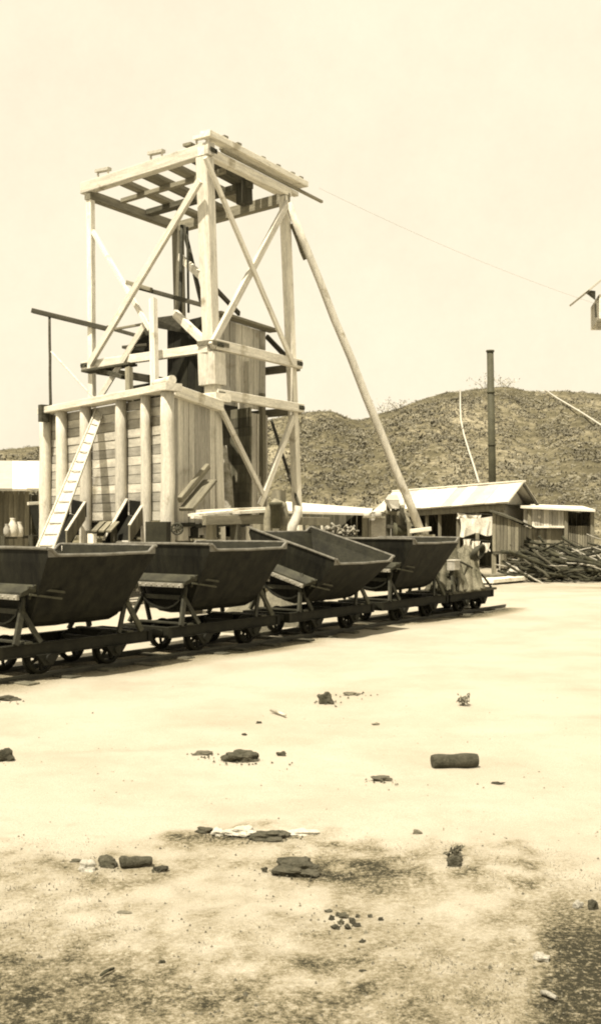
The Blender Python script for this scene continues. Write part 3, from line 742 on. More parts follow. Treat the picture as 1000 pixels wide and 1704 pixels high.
# chutes
def chute(lt, lb, rt, rb, fl_, dep=.30, name='chute'):
    """open trough: tops of the left and right side boards (top, bottom end), floor between them running on to a lip"""
    lt, lb, rt, rb, fl_ = [at(*q) for q in (lt, lb, rt, rb, fl_)]
    dz = Vector((0,0,dep)); ac = (rt-lt).normalized()
    ru = rt+(lb-lt)          # where a full length right side would end
    root = MB().slab(lb-dz*.93, ru-dz*.93, rt-dz, lt-dz, .05).build(name, M['ore_shade'], bn)
    for a_, b2, sg, mt in ((lt, lb, -1, 'ore_shade'), (rt, rb, 1, 'boardm')):  # left board coloured darker for its shaded inner face
        mb = MB(); o_ = ac*sg*.02; o1 = ac*sg*.07
        q = [a_+o_-dz*1.15, b2+o_-dz*1.1, b2+o_, a_+o_]; q2 = [a_+o1-dz*1.15, b2+o1-dz*1.1, b2+o1, a_+o1]
        mb.add(q+q2, [(0,1,2,3),(7,6,5,4),(0,4,5,1),(1,5,6,2),(2,6,7,3),(3,7,4,0)], .4)
        mb.build('side_board', M[mt], root)
        MB().beam(a_+(o_+o1)/2+Vector((0,0,.014)), b2+(o_+o1)/2+Vector((0,0,.014)), .06,.025).build('side_capping', M['timber'], root)
    lp = lb+(rb-lb)*.25-dz*.88; lq = ru+(rb-ru)*.15-dz*.86; dn = (lb-lt).normalized()
    MB().slab(lp+dn*.10, lq+dn*.10, lq-dn*.40, lp-dn*.30, .05).build('lip', M['timber'], root)
    # black sheet painted for the shaded mouth of the bin above the trough
    MB().slab(lt+Vector((0,.12,-dep)), rt+Vector((0,.12,-dep)), rt+Vector((0,.12,.0)), lt+Vector((0,.12,.0)), .04).build('mouth_shade', M['ore_shade'], root)
chute((117,831,21.9),(74,908,20.9),(140,836,21.5),(109,884,20.9),(98,912,20.4))
chute((214,832,20.9),(175,900,20.0),(239,835,20.6),(213,875,20.0),(190,905,19.6))
# small side chute on the right wall
timber('side_chute', bn, at(346,776,20.9), at(300,832,19.9), .10,.12,'timber2'); timber('side_chute', bn, at(350,800,20.8), at(310,848,19.9), .30,.06,'timber2')
# tilted plank bench between the chutes
bc = empty('plank_bench', gd(172,19.6), 'small sloping plank bench between the two chutes of the bin', 'bench')
for k in range(3):
    x = 157+k*12; timber('plank', bc, at(x,884,19.4), at(x+14,869,20.3), .10,.03,'timber2')
timber('leg', bc, gd(154,19.5), at(154,888,19.5), .15,.1,'timber',up=e1); timber('leg', bc, gd(190,20.1), at(190,882,20.1), .1,.1,'tdark',up=e1)
timber('rail', bc, at(146,887,19.6), at(192,880,20.1), .08,.09,'tdark')
# ladder leaning on the bin
ld = empty('cleated_plank', gd(60,19.0), 'long pale cleated plank leaning up against the round posts of the bin', 'plank')
la, lb_ = at(161,682,22.3), at(50,940,18.9); ra, rb = at(173,686,22.2), at(80,940,18.6)
nn = (ra-la).cross(lb_-la).normalized(); nn = nn if nn.y < 0 else -nn
MB().hexa([lb_-nn*.04, rb-nn*.04, ra-nn*.04, la-nn*.04, lb_, rb, ra, la], .8).build('board', M['boards'], ld)
for p, q in ((lb_,la),(rb,ra)): MB().beam(p+nn*.012, q+nn*.012, .03, .035, up=nn, tone=.2).build('edge_strip', M['timber'], ld)
for k in range(15):
    t = (k+.6)/15.2; p, q = lb_.lerp(la,t)+nn*.016, rb.lerp(ra,t)+nn*.016
    MB().beam(p.lerp(q,.12), p.lerp(q,.88), .025, .015, up=nn, tone=.3).build('cleat', M['boards'], ld)
# boom with its stay poles on the left of the bin
bo_ = empty('boom', gd(84,24.6), 'dark beam raised on a thin pole beside the bin, pointing left of the tower', 'boom')
timber('beam', bo_, at(55,517,24.6), at(186,549,24.2), .14,.11,'tdark'); timber('beam', bo_, at(180,545,24.4), at(240,562,24.0), .12,.09,'tdark')
pole('pole', bo_, at(85,690,24.3), at(83,526,24.5), .035,.03,'tdark',wob=.004); pole('stay', bo_, at(86,585,24.4), at(162,668,23.6), .022,.02,'timber',wob=.004)
timber('strut', bo_, at(185,549,24.1), at(246,538,23.6), .06,.05,'timber2')
pl = MB(); pl.beam(at(143,619,23.7), at(222,606,23.2), .35,.05); tag(pl.build('plank', M['tdark']), 'dark plank lying across the left girder of the tower', 'plank')
pl = MB(); pl.beam(at(168,615,23.6), at(206,628,23.0), .12,.09); tag(pl.build('short_plank', M['tdark']), 'short dark plank slung below the left girder of the tower', 'plank')

# ------------------------------------------------------------------ working platform, pump pipe, drum
pf = empty('loading_platform', gd(400,18.8), 'low timber platform with plank top behind the wagons at the foot of the tower', 'platform')
timber('plank', pf, at(322,857,19.2), at(388,850,19.8), .34,.05,'timber'); timber('plank', pf, at(328,851,19.9), at(436,846,20.6), .3,.05,'timber'); timber('plank', pf, at(392,853,19.5), at(438,850,19.9), .3,.06,'timber')
timber('beam', pf, at(340,866,19.0), at(440,864,19.9), .12,.17,'timber2'); timber('beam', pf, at(450,866,20.0), at(545,868,21.5), .12,.16,'boardm')
timber('beam', pf, at(320,860,19.0), at(344,862,19.2), .1,.06,'timber')
for px in (352,392,430): timber('leg', pf, gd(px,19.5), at(px,872,19.5), .17,.12,'timber2' if px != 392 else 'tdark',up=e1)
timber('leg', pf, gd(466,20.5), at(464,816,20.5), .21,.2,'timber2',up=e1)
pp = empty('pump_pipe', gd(447,18.6), 'thick bent pipe rising from behind the wagons at the foot of the tower', 'pipe')
MB().path([gd(447,18.5,.2), at(446,890,18.5), at(446,865,18.5), at(450,848,18.5), at(459,838,18.5), at(470,842,18.6), at(473,856,18.6), at(471,885,18.6)], [.08,.08,.08,.09,.10,.09,.08,.07], 14).build('bend', M['timber2'], pp)
MB().lathe(at(459,868,18.4)-Vector((0,0,.12)), [(.0,0),(.09,0),(.09,.40),(.12,.40),(.12,.46),(0,.46)], 16).build('valve_drum', M['iron'], pp)
ep = MB(); ep.path([at(497,842,20.5), at(495,856,20.5), at(490,868,20.4), at(483,882,20.3), at(480,898,20.3), gd(480,20.3,.1)], [.08,.085,.09,.10,.11,.11], 12)
tag(ep.build('elbow_pipe', M['pole']), 'pale elbow of pipe at the base of the right tower post', 'pipe')
kg = MB(); kg.lathe(gd(318,18.2), [(0,0),(.2,0),(.24,.35),(.23,.75),(.19,.98),(0,.98)], 16); tag(kg.build('barrel', M['tdark']), 'dark barrel standing under the side chute of the bin', 'barrel')
wl = MB(); c = at(295,880,19.2)
wl.path([c+Vector((math.cos(a)*.10,0,math.sin(a)*.10)) for a in [2*math.pi*k/16 for k in range(17)]], .02, 7)
for k in range(4): a = k*math.pi/4; wl.tube(c-Vector((math.cos(a)*.09,0,math.sin(a)*.09)), c+Vector((math.cos(a)*.09,0,math.sin(a)*.09)), .012,n=6)
wl.tube(c, c+Vector((0,.4,0)), .03, n=8)
tag(wl.build('hand_wheel', M['leg']), 'spoked hand wheel beside the corner post of the bin', 'wheel')
dr = MB(); dr.beam(gd(264,19.6), at(264,868,19.6), .5,.42); tag(dr.build('machine_casing', M['black']), 'black machine casing between the two right posts of the bin', 'machine')

# ------------------------------------------------------------------ buildings
def hut_part(mb, name, mat, root, label=None): return mb.build(name, M[mat], root, None, label)
# left shed
ls = empty('plank_shed', gd(20,28), 'plank shed with a pale roof at the left edge, seen past the bin', 'shed')
a, b_, c, d_ = at(-160,812,27), at(70,814,28.5), at(70,768,33), at(-160,765,31.5)
hut_part(MB().boards(a,b_,c,d_,9,.06,.006), 'roof', 'roof', ls)
wA, wB = gd(-150,27.6), gd(64,29.0)
zz = H+(HZ-816)/F*28; mid = wA.lerp(wB,.93)
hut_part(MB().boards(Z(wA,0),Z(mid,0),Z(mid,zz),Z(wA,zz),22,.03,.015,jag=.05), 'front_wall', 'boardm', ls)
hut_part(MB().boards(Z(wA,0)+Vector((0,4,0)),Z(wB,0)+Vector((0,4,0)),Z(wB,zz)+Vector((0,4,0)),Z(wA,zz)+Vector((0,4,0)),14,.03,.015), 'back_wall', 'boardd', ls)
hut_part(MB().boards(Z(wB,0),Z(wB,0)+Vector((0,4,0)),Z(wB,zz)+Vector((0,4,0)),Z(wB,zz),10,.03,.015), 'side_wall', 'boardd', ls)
timber('door_lintel', ls, at(47,838,28.3), at(68,837,28.6), .06,.08,'timber')
hut_part(MB().slab(at(66,905,28.2),at(49,841,28.2),at(50,841,28.22),at(67,841,28.2),.02), 'doorway_shade', 'black', ls)  # black sheet painted for the dark inside the doorway
fe = empty('rail_fence', gd(25,22), 'dark rail fence in front of the plank shed at the left edge', 'fence')
timber('rail', fe, at(-60,896,22.5), at(62,893,24.5), .06,.07,'tdark'); 
for px in (-20,6,34,52): timber('post', fe, gd(px,23.2+(px-6)*.012), at(px,892,23.2+(px-6)*.012), .09,.09,'tdark' if px != 34 else 'timber2',up=(1,0,0))
for i, (px, s_, lab) in enumerate(((12,.85,'leftmost and smallest of the three pale stoneware jars on the rail fence'),(22,1.25,'tallest of the three pale stoneware jars, in the middle on the rail fence'),(33,1.0,'pale stoneware jar on the rail fence nearest the bin'))):
    D = 23.2+(px-6)*.012; base = at(px,893,D); r_ = .075*s_
    j = MB().lathe(base, [(0,0),(r_,0),(r_*1.12,.1*s_),(r_*1.1,.2*s_),(r_*.6,.27*s_),(r_*.55,.31*s_),(r_*.7,.33*s_),(0,.33*s_)], 14); tag(j.build('stoneware_jar', M['jug']), lab, 'jar', 'jars on the rail fence')
# open shed behind the tower
os_ = empty('open_shed', gd(560,36), 'low open shed with a pale flat roof beyond the tilted wagon', 'shed')
hut_part(MB().slab(at(470,850,35),at(617,854,36),at(620,846,41),at(470,834,39),.08), 'roof', 'roof', os_)
zz = H+(HZ-853)/F*36
hut_part(MB().boards(gd(602,36.3),gd(630,36.6),Z(gd(630,36.6),zz),Z(gd(602,36.3),zz),3,.05,.02), 'front_wall', 'boardm', os_)
hut_part(MB().boards(gd(470,40),gd(640,41),Z(gd(640,41),zz+.2),Z(gd(470,40),zz+.2),18,.05,.02), 'back_wall', 'boardd', os_)
hut_part(MB().boards(gd(614,36.6),gd(614,41),Z(gd(614,41),zz+.1),Z(gd(614,36.6),zz),10,.05,.02), 'side_wall', 'boardd', os_)
hut_part(MB().boards(gd(470,40.2),gd(470,35.2),Z(gd(470,35.2),zz),Z(gd(470,40.2),zz+.1),10,.05,.02), 'side_wall', 'boardd', os_)
for px in (512,): timber('post', os_, gd(px,35.4), Z(gd(px,35.4),zz), .12,.12,'timber2',up=(1,0,0))
random.seed(21)
bp_ = empty('scrap_bench', gd(560,34.6), 'dark bench in the mouth of the open shed with pale scrap heaped on it', 'bench')
timber('bench_top', bp_, at(528,894,34.6), at(598,894,34.9), .5,.08,'tdark')
for px in (532,594): timber('leg', bp_, gd(px,34.7), at(px,896,34.7), .08,.08,'tdark',up=(1,0,0))
sc_ = MB()
for k in range(60):
    t = random.random(); px = 532+62*t; py = 890-random.random()*18*(1-abs(t-.5)*1.2)
    c = at(px,py,34.6+random.random()*.4); dd = Vector((random.gauss(0,1),random.gauss(0,1),random.gauss(0,.6))).normalized()*random.uniform(.06,.2)
    sc_.tube(c-dd, c+dd, random.uniform(.02,.05), n=6)
tag(sc_.build('scrap_heap', M['barkp']), 'heap of pale tangled scrap on the bench in the open shed', 'scrap', None, 'stuff')
# main shed
ms = empty('long_shed', gd(760,38), 'long low shed with a whitened gable roof under the tall chimney', 'shed')
eR, eL = at(836,836,34), at(622,851,40); rR, rL = at(862,802,35.3), at(655,818,41.3)
# slightly cranked roof, with a proper far slope
bR = Vector((rR.x*2-eR.x, rR.y*2-eR.y, eR.z)); bL = Vector((rL.x*2-eL.x, rL.y*2-eL.y, eL.z))
ov = (eR-eL).normalized()*.25
hut_part(MB().boards(eL,eR+ov,rR+ov,rL,13,.05,.006).boards(rL+Vector((0,0,.003)),rR+ov+Vector((0,0,.003)),bR+ov,bL,13,.05,.006), 'roof', 'roof', ms)
timber('ridge_cap', ms, rL+Vector((0,0,.02)), rR+ov+Vector((0,0,.02)), .2,.05,'roof')
ins = (rR-eR); ins.z = 0; ins.normalize(); inn = ins*.35
ov1 = -ov*1.2
G0, G1, G2 = eR+inn+ov1, bR-inn+ov1, rR+ov1-Vector((0,0,.1))
hut_part(MB().add([Z(G0,0),Z(G1,0),G1-Vector((0,0,.0)),G2,G0]+[Vector(q)-ov*.2 for q in (Z(G0,0),Z(G1,0),G1,G2,G0)], [(0,1,2,3,4),(9,8,7,6,5),(0,5,6,1),(1,6,7,2),(0,4,9,5)], .7), 'gable_wall', 'pale', ms)
timber('barge_board', ms, rR+ov-Vector((0,0,.1)), bR+ov-Vector((0,0,.1)), .05,.12,'tdark')
timber('fascia', ms, eL+inn*.5-Vector((0,0,.16)), eR+inn*.5-Vector((0,0,.16)), .05,.2,'boardm')
hut_part(MB().boards(Z(bL-inn,0),Z(bR-inn,0),bR-inn,bL-inn,30,.04,.01), 'back_wall', 'boardd', ms)
F0, F1 = eL+inn, eR+inn
hut_part(MB().boards(Z(F0,0),Z(bL-inn,0),bL-inn,F0,10,.04,.01), 'end_wall', 'boardd', ms)
for t in (.18,.30,.42,.52,.66,.80,.97): p = F0.lerp(F1,t); timber('post', ms, Z(p,0), Z(p,p.z-.1), .11,.11,'timber2',up=(1,0,0))
f4, f5 = F0.lerp(F1,.02), F0.lerp(F1,.24)
hut_part(MB().boards(Z(f4,0),Z(f5,0),Z(f5,f5.z),Z(f4,f4.z),10,.04,.01), 'front_wall', 'pale', ms)
zi = F1.z-.05
hut_part(MB().slab(Z(F0,zi+.0),Z(F1,zi),Z(bR-inn,zi),Z(bL-inn,zi),.03), 'ceiling', 'boardd', ms)
timber('strut', ms, at(733,893,41), at(722,852,40.6), .05,.05,'timber2')
# little ridge roof nearer the winch
sm_ = empty('small_hut', gd(640,33), 'small whitewashed hut with a pointed pale roof left of the winch frame', 'hut')
a, b_, c, d_ = at(618,852,31), at(668,851,31), at(668,822,32), at(652,818,32)
zz = H+(HZ-853)/F*31
hut_part(MB().slab(a,at(672,850,31),at(672,826,32),at(650,824,32),.05).slab(at(650,824.2,32),at(672,826.2,32),at(674,848,34),at(630,850,34),.05), 'roof', 'roof', sm_)
hut_part(MB().slab(gd(614,31.2),gd(643,31.2),Z(gd(643,31.2),zz),Z(gd(614,31.2),zz),.06), 'front_wall', 'pale', sm_)
hut_part(MB().boards(gd(643,31.3),gd(672,31.3),Z(gd(672,31.3),zz),Z(gd(643,31.3),zz),4,.06,.02), 'front_boards', 'boardd', sm_)
hut_part(MB().slab(gd(614,33.6),gd(614,31.2),Z(gd(614,31.2),zz),Z(gd(614,33.6),zz),.06), 'side_wall', 'boardm', sm_)
hut_part(MB().slab(gd(672,31.2),gd(672,33.6),Z(gd(672,33.6),zz),Z(gd(672,31.2),zz),.06), 'side_wall', 'boardm', sm_)
timber('shelf', sm_, at(604,861,31), at(640,861,31), .3,.05,'timber2'); 
for px in (610,629): hut_part(MB().lathe(at(px,862,30.9), [(0,0),(.1,0),(.11,.14),(.05,.2),(0,.2)], 10), 'shelf_pot', 'jug', sm_)
# winch frame at the foot of the backstay
wf = empty('winch_frame', gd(675,27), 'cluttered timber winch frame with a small pale cap at the foot of the leaning pole', 'winch')
for (x0,x1,y1,D) in ((643,646,838,27),(655,654,835,27.6),(668,662,838,27.2),(677,668,845,26.6),(686,680,868,26.2),(704,700,890,26.0),(718,712,890,26.3)):
    timber('post', wf, gd(x0,D), at(x1,y1,D), .11,.10,'tdark' if x0 % 2 else 'timber2',up=(1,0,0))
hut_part(MB().slab(at(640,832,26.6),at(664,832,26.8),at(660,822,27.4),at(646,823,27.4),.05).slab(at(640,833,26.6),at(648,846,26.6),at(664,846,26.8),at(664,833,26.8),.03), 'cap', 'roof', wf)
for (a_, b2, mt) in (((640,852,27),(690,858,26.6),'timber2'),((645,876,26.8),(700,880,26.2),'tdark'),((682,884,25.9),(716,880,26.1),'timber'),((690,893,26.0),(722,893,26.2),'timber2'),((660,848,26.9),(690,895,26.3),'tdark'),((668,842,26.9),(684,880,26.5),'timber2')):
    timber('beam', wf, at(*a_), at(*b2), .08,.1,mt)
MB().lathe(at(655,884,26.6), [(0,0),(.22,0),(.22,.05),(.13,.05),(.13,.5),(.22,.5),(.22,.55),(0,.55)], 16, (1,.2,0)).build('drum', M['iron'], wf)
# lean-to hut on stilts
lt = empty('stilt_hut', gd(850,31), 'small grey board hut raised on stilts, right of the washing', 'hut')
a, b_, c = gd(819,30.6), gd(862,30.2), gd(883,32.4)
z0 = H-(918-HZ)/F*30.4; zl = H+(HZ-851)/F*30.6; zr = H+(HZ-871)/F*30.2; zc = H+(HZ-880)/F*32.4
hut_part(MB().boards(Z(a,z0),Z(b_,z0),Z(b_,zr),Z(a,zl),7,.04,.012), 'front_wall', 'boardm', lt)
hut_part(MB().boards(Z(b_,z0),Z(c,z0),Z(c,zc),Z(b_,zr),5,.04,.02), 'side_wall', 'boardm', lt)
d_ = a+(c-b_)
hut_part(MB().boards(Z(d_,z0),Z(a,z0),Z(a,zl),Z(d_,zl-.1),5,.04,.02), 'side_wall', 'boardd', lt)
hut_part(MB().boards(Z(c,z0),Z(d_,z0),Z(d_,zl-.1),Z(c,zc),5,.04,.02), 'back_wall', 'boardd', lt)
hut_part(MB().slab(Z(a,zl+.05)-Vector((.12,.15,0)),Z(b_,zr+.05)+Vector((.1,-.15,0)),Z(c,zc+.05)+Vector((.12,0,0)),Z(d_,zl-.03)-Vector((.1,0,0)),.05), 'roof', 'tdark', lt)
hut_part(MB().slab(Z(a,z0-.02),Z(b_,z0-.02),Z(c,z0-.02),Z(d_,z0-.02),.06), 'floor', 'tdark', lt)
for p in (a,b_,c,d_): timber('stilt', lt, Z(p,0)+Vector((.05,.06,0)), Z(p,z0-.08)+Vector((.05,.06,0)), .12,.12,'timber2',up=(1,0,0))
# right hand extension
ex = empty('annex', gd(930,35), 'low annex with a thin flat roof, right of the long shed', 'shed')
a, b_ = gd(868,34.6), gd(986,33.4)
za = H+(HZ-843)/F*34.6; zb = H+(HZ-850)/F*33.4; bk_ = Vector((.8,4.5,0))
hut_part(MB().slab(at(866,842,34.4),at(990,848,33.0),at(990,848,33.0)+bk_+Vector((0,0,.18)),at(866,842,34.4)+bk_+Vector((0,0,.15)),.07), 'roof', 'roof', ex)
def wp(t, off=0): return a.lerp(b_, t)+Vector((0,off,0))
zm = H-(876-HZ)/F*34
hut_part(MB().boards(Z(wp(.02),zm),Z(wp(.60),zm),Z(wp(.60),zb+.05),Z(wp(.02),za-.02),14,.04,.012), 'upper_wall', 'boards', ex)
hut_part(MB().boards(Z(wp(.14,.15),0),Z(wp(.60,.15),0),Z(wp(.60,.15),zm-.04),Z(wp(.14,.15),zm-.04),14,.04,.0), 'lower_wall', 'boardm', ex)
timber('sill', ex, Z(wp(.02),zm-.02)+Vector((0,-.05,0)), Z(wp(.62),zm-.02)+Vector((0,-.05,0)), .1,.06,'timber')
hut_part(MB().boards(Z(wp(.63,.1),0),Z(wp(.97,.1),0),Z(wp(.97,.1),zm+.02),Z(wp(.63,.1),zm+.02),10,.04,.015), 'counter_wall', 'boardm', ex)
for t in (.10,.62,.98): timber('post', ex, Z(wp(t,-.06),0), Z(wp(t,-.06),zb if t > .5 else za-.05), .13,.11,'timber2',up=(1,0,0))
hut_part(MB().boards(wp(0)+bk_*.95,wp(1)+bk_*.95,Z(wp(1),zb)+bk_*.95,Z(wp(0),za)+bk_*.95,14,.04,.012), 'back_wall', 'boardd', ex)
hut_part(MB().boards(wp(1),wp(1)+bk_*.95,Z(wp(1),zb)+bk_*.95,Z(wp(1),zb),10,.04,.012), 'side_wall', 'boardd', ex)
hut_part(MB().lathe(at(896,860,34.3)+Vector((0,-.05,0)), [(0,0),(.05,0),(.06,.02),(0,.03)], 12, (0,-1,0)), 'lamp_plate', 'jug', ex)
# chimney
ch = empty('chimney', gd(820,42), 'tall dark iron chimney pipe rising behind the long shed roof', 'chimney')
pb, pt = gd(821,42), at(815,584,42)
MB().tube(pb, pt, .155,.135,20,.5,0,1).build('flue', M['iron'], ch)
for t in (.30,.55,.80,.995):
    p = pb.lerp(pt,t); MB().lathe(p, [(.14,0),(.165,.0),(.165,.07),(.14,.07)], 20).build('band', M['iron'], ch)
# elevated cabin cut by the right edge
tw = empty('raised_cabin', gd(1030,33), 'corner of a pale cabin with a dark eave, high up at the right edge', 'cabin')
A0, A1, A2, A3 = at(996,530,33), at(1090,530,33), at(1090,530,33)+Vector((0,2,0)), at(996,530,33)+Vector((0.3,2,0))
zc_ = H+(HZ-490)/F*33
for p, q in ((A0,A1),(A3,A0),(A1,A2),(A2,A3)): hut_part(MB().boards(p,q,Z(q,zc_),Z(p,zc_),8,.03,.01), 'wall', 'timber', tw)
ap0, ap1 = at(1040,430,33)-Vector((0,.2,0)), at(1040,430,33)+Vector((0,2.2,0))
q0, q1 = at(976,484,33)-Vector((0,.2,0)), at(976,484,33)+Vector((0,2.2,0)); q2, q3 = at(1104,484,33)-Vector((0,.2,0)), at(1104,484,33)+Vector((0,2.2,0))
hut_part(MB().slab(q0,ap0,ap1,q1,.06).slab(ap0,q2,q3,ap1,.06), 'roof', 'pale', tw)
hut_part(MB().add([q0+Vector((0,.0,-.02)),at(990,500,32.9)-Vector((0,0,0)),at(990,484,32.9),q0+Vector((0,.4,-.02)),at(990,500,33.4),at(990,484,33.4)],[(0,1,2),(3,5,4),(0,3,4,1),(1,4,5,2),(0,2,5,3)],.3), 'eave_bracket', 'tdark', tw)
timber('corner_strip', tw, at(991,528,32.9), at(990,506,32.9), .06,.05,'tdark')
timber('floor_beam', tw, at(994,534,32.9), at(1095,534,32.9), .16,.08,'timber2')
for px, dy in ((1024,0),(1086,0),(1078,1.8)):
    if 1: timber('stilt', tw, gd(px,33.2)+Vector((0,dy,0)), at(px,536,33.2)+Vector((0,dy,0)), .16,.16,'timber',up=(1,0,0))
# washing
random.seed(31)
def wavy(name, p0, p1, drop, lab, seed, mat='cloth', group='white cloths hung to dry'):
    mb = MB(); n = 26; K = 10; vs = []; fs = []; L_ = (p1-p0).length
    for layer in (0, .012):
        for i in range(n+1):
            t = i/n; sag = .12*L_*4*t*(1-t)*.35
            for k in range(K+1):
                q = k/K; off = .07*math.sin(t*17+seed)*q+.04*math.sin(t*31+q*3+seed)*q
                vs.append(p0.lerp(p1,t)+Vector((.02*math.sin(q*4+t*9), -off-layer, -sag-drop*q*(1+.14*math.sin(t*8+seed)))))
    m_ = (n+1)*(K+1)
    for i in range(n):
        for k in range(K):
            a_ = i*(K+1)+k; fs.append((a_, a_+K+1, a_+K+2, a_+1)); fs.append((m_+a_, m_+a_+1, m_+a_+K+2, m_+a_+K+1))
    mb.add(vs, fs, .7, True)
    return tag(mb.build(name, M[mat]), lab, 'cloth', group)
wavy('hanging_cloth', at(765,862,31.5), at(822,858,31.0), .50, 'large white cloth hanging left of the stilt hut', 1)
wavy('hanging_cloth', at(760,853,31.8), at(800,857,31.4), .16, 'narrow white cloth bunched on the line above the large cloth', 2)
for i, (px, py, w_, lab) in enumerate(((776,897,.22,'leftmost of the small white rags under the large cloth'),(791,900,.26,'middle one of the small white rags under the large cloth'),(808,903,.24,'rightmost of the small white rags, touching the stilt hut'))):
    p = at(px,py,30.9); wavy('small_rag', p-Vector((w_/2,0,0)), p+Vector((w_/2,0,0)), .25, lab, 3+i, group='small white rags under the large cloth')
ln = MB(); ln.tube(at(752,852,31.9), at(824,857,30.95), .012, n=6); ln.tube(at(768,895,31.2), at(824,902,30.8), .012, n=6); tag(ln.build('washing_line', M['leg']), 'thin lines strung to the stilt hut that carry the white cloths', 'washing line')

# ------------------------------------------------------------------ woodpile
random.seed(44)
variants = []
for k in range(7):
    L_ = random.uniform(.9,2.0); P = []; y_ = z_ = 0
    for j in range(8):
        P.append(Vector((L_*(j/7-.5), y_, z_))); y_ += random.gauss(0,.014); z_ += random.gauss(0,.012)
    r_ = random.uniform(.022,.06); mb = MB().path(P, [r_*(1-.5*j/7) for j in range(8)], 8, random.random())
    if k % 2: mb.path([P[4], P[4]+Vector((.2,.12,.14)), P[4]+Vector((.42,.2,.2))], [r_*.5,r_*.4,r_*.25], 6)
    me = mb.build('cut_branch', M['barkp'] if k in (2,) else M['tdark'] if k == 5 else M['bark'], None, Matrix.Identity(4)); variants.append(me)
first = set()
def pile_h(px): # top row of the pile at a column
    return 905+ (px-862)*.02 + (18 if px < 880 else 0) + 6*math.sin(px*.09)
for k in range(230):
    v = variants[k % 7]
    o = v if v not in first else v.copy()
    if v in first: COL.objects.link(o)
    first.add(v)
    px = random.uniform(868, 1030); D = random.uniform(27.8, 31.5)
    yt = pile_h(px)+ (31.5-D)*9
    zmax = max(.12, H-(yt-HZ)/F*D)
    z_ = random.uniform(.05, 1.0)**.55*zmax
    p = gd(px, D, z_); rz_ = random.gauss(-.35,.5)+ (math.pi if random.random()<.5 else 0); ry = random.gauss(.0,.22)
    if math.cos(rz_) > 0: ry += .14
    else: ry -= .14
    o.matrix_basis = Matrix.Translation(p) @ Matrix.Rotation(rz_,4,'Z') @ Matrix.Rotation(ry,4,'Y') @ Matrix.Rotation(random.random()*6,4,'X') @ Matrix.Scale(random.uniform(.8,1.25),4)
    tag(o, 'crooked cut branch in the woodpile right of the stilt hut', 'branch', 'cut branches in the woodpile')
tag(MB().beam(gd(806,26.6,.10), gd(868,28.2,.10), .5,.10,tone=.9).beam(gd(806,26.9,.03), gd(866,28.5,.03), .4,.05,tone=.1).build('wooden_slab', M['timber']), 'pale wooden slab on the ground between the train and the woodpile', 'slab')
tag(MB().beam(gd(812,27.4,.16), gd(834,27.9,.16), .3,.12).beam(gd(815,27.7,.05), gd(832,28.0,.05), .3,.10).build('step_block', M['timber2']), 'low timber step in front of the stilt hut', 'step')
tag(MB().path([gd(846,29.0,.1),gd(856,29.0,.22),gd(866,29.2,.12)],[.12,.2,.1],8).build('pale_boulder', M['rockp']), 'pale boulder under the stilt hut at the left end of the woodpile', 'boulder')

# ------------------------------------------------------------------ stones and litter on the yard
def rock(px, py, w, h, lab, mat='rock', cat='stone', name='stone', seed=0, group=None, dep=.8, sharp=.35, rot=0):
    """lump seen at px, with its base at py, w x h photo pixels"""
    c = gp(px, py); D = c.y; rx = w/2*D/F; hz_ = h*D/F*1.15; vs = []; fs = []; nr_, ns = 14, 24
    for i in range(nr_+1):
        th = math.pi*i/nr_
        for j in range(ns):
            ph = 2*math.pi*j/ns; v = Vector((math.sin(th)*math.cos(ph), math.sin(th)*math.sin(ph), math.cos(th)))
            q = 1+sharp*1.3*noise.noise(v*1.3+Vector((seed*3.1,0,0)))+sharp*.4*noise.noise(v*3+Vector((0,seed*2.3,0)))+sharp*.15*noise.noise(v*7+Vector((0,0,seed)))
            cc = Vector((math.copysign(abs(v.x)**.92,v.x), math.copysign(abs(v.y)**.92,v.y), math.copysign(abs(v.z)**.9,v.z)))*q
            x_, y_, z_ = cc.x*rx, cc.y*rx*dep, cc.z*hz_*.55
            vs.append(c+Vector((x_*math.cos(rot)-y_*math.sin(rot), x_*math.sin(rot)+y_*math.cos(rot)+rx*dep*.5, z_+hz_*.30)))
    for i in range(nr_):
        for j in range(ns): fs.append((i*ns+j, (i+1)*ns+j, (i+1)*ns+(j+1)%ns, i*ns+(j+1)%ns))
    mb = MB().add(vs, fs, random.random(), False)
    return tag(mb.build(name, M[mat]), lab, cat, group)
def stick(px0, py0, px1, py1, r, lab, mat='barkp', name='stick', cat='stick', zz_=None, n=7, group=None):
    a, b_ = gp(px0,py0), gp(px1,py1); z_ = r*1.1+.012
    a.z = b_.z = z_; m_ = a.lerp(b_,.5)+Vector((0,0,.004))
    return tag(MB().path([a, a.lerp(m_,.6)+Vector((0,.004,0)), m_, b_],[r*.85,r,r,r*.8],n).build(name, M[mat]), lab, cat, group)
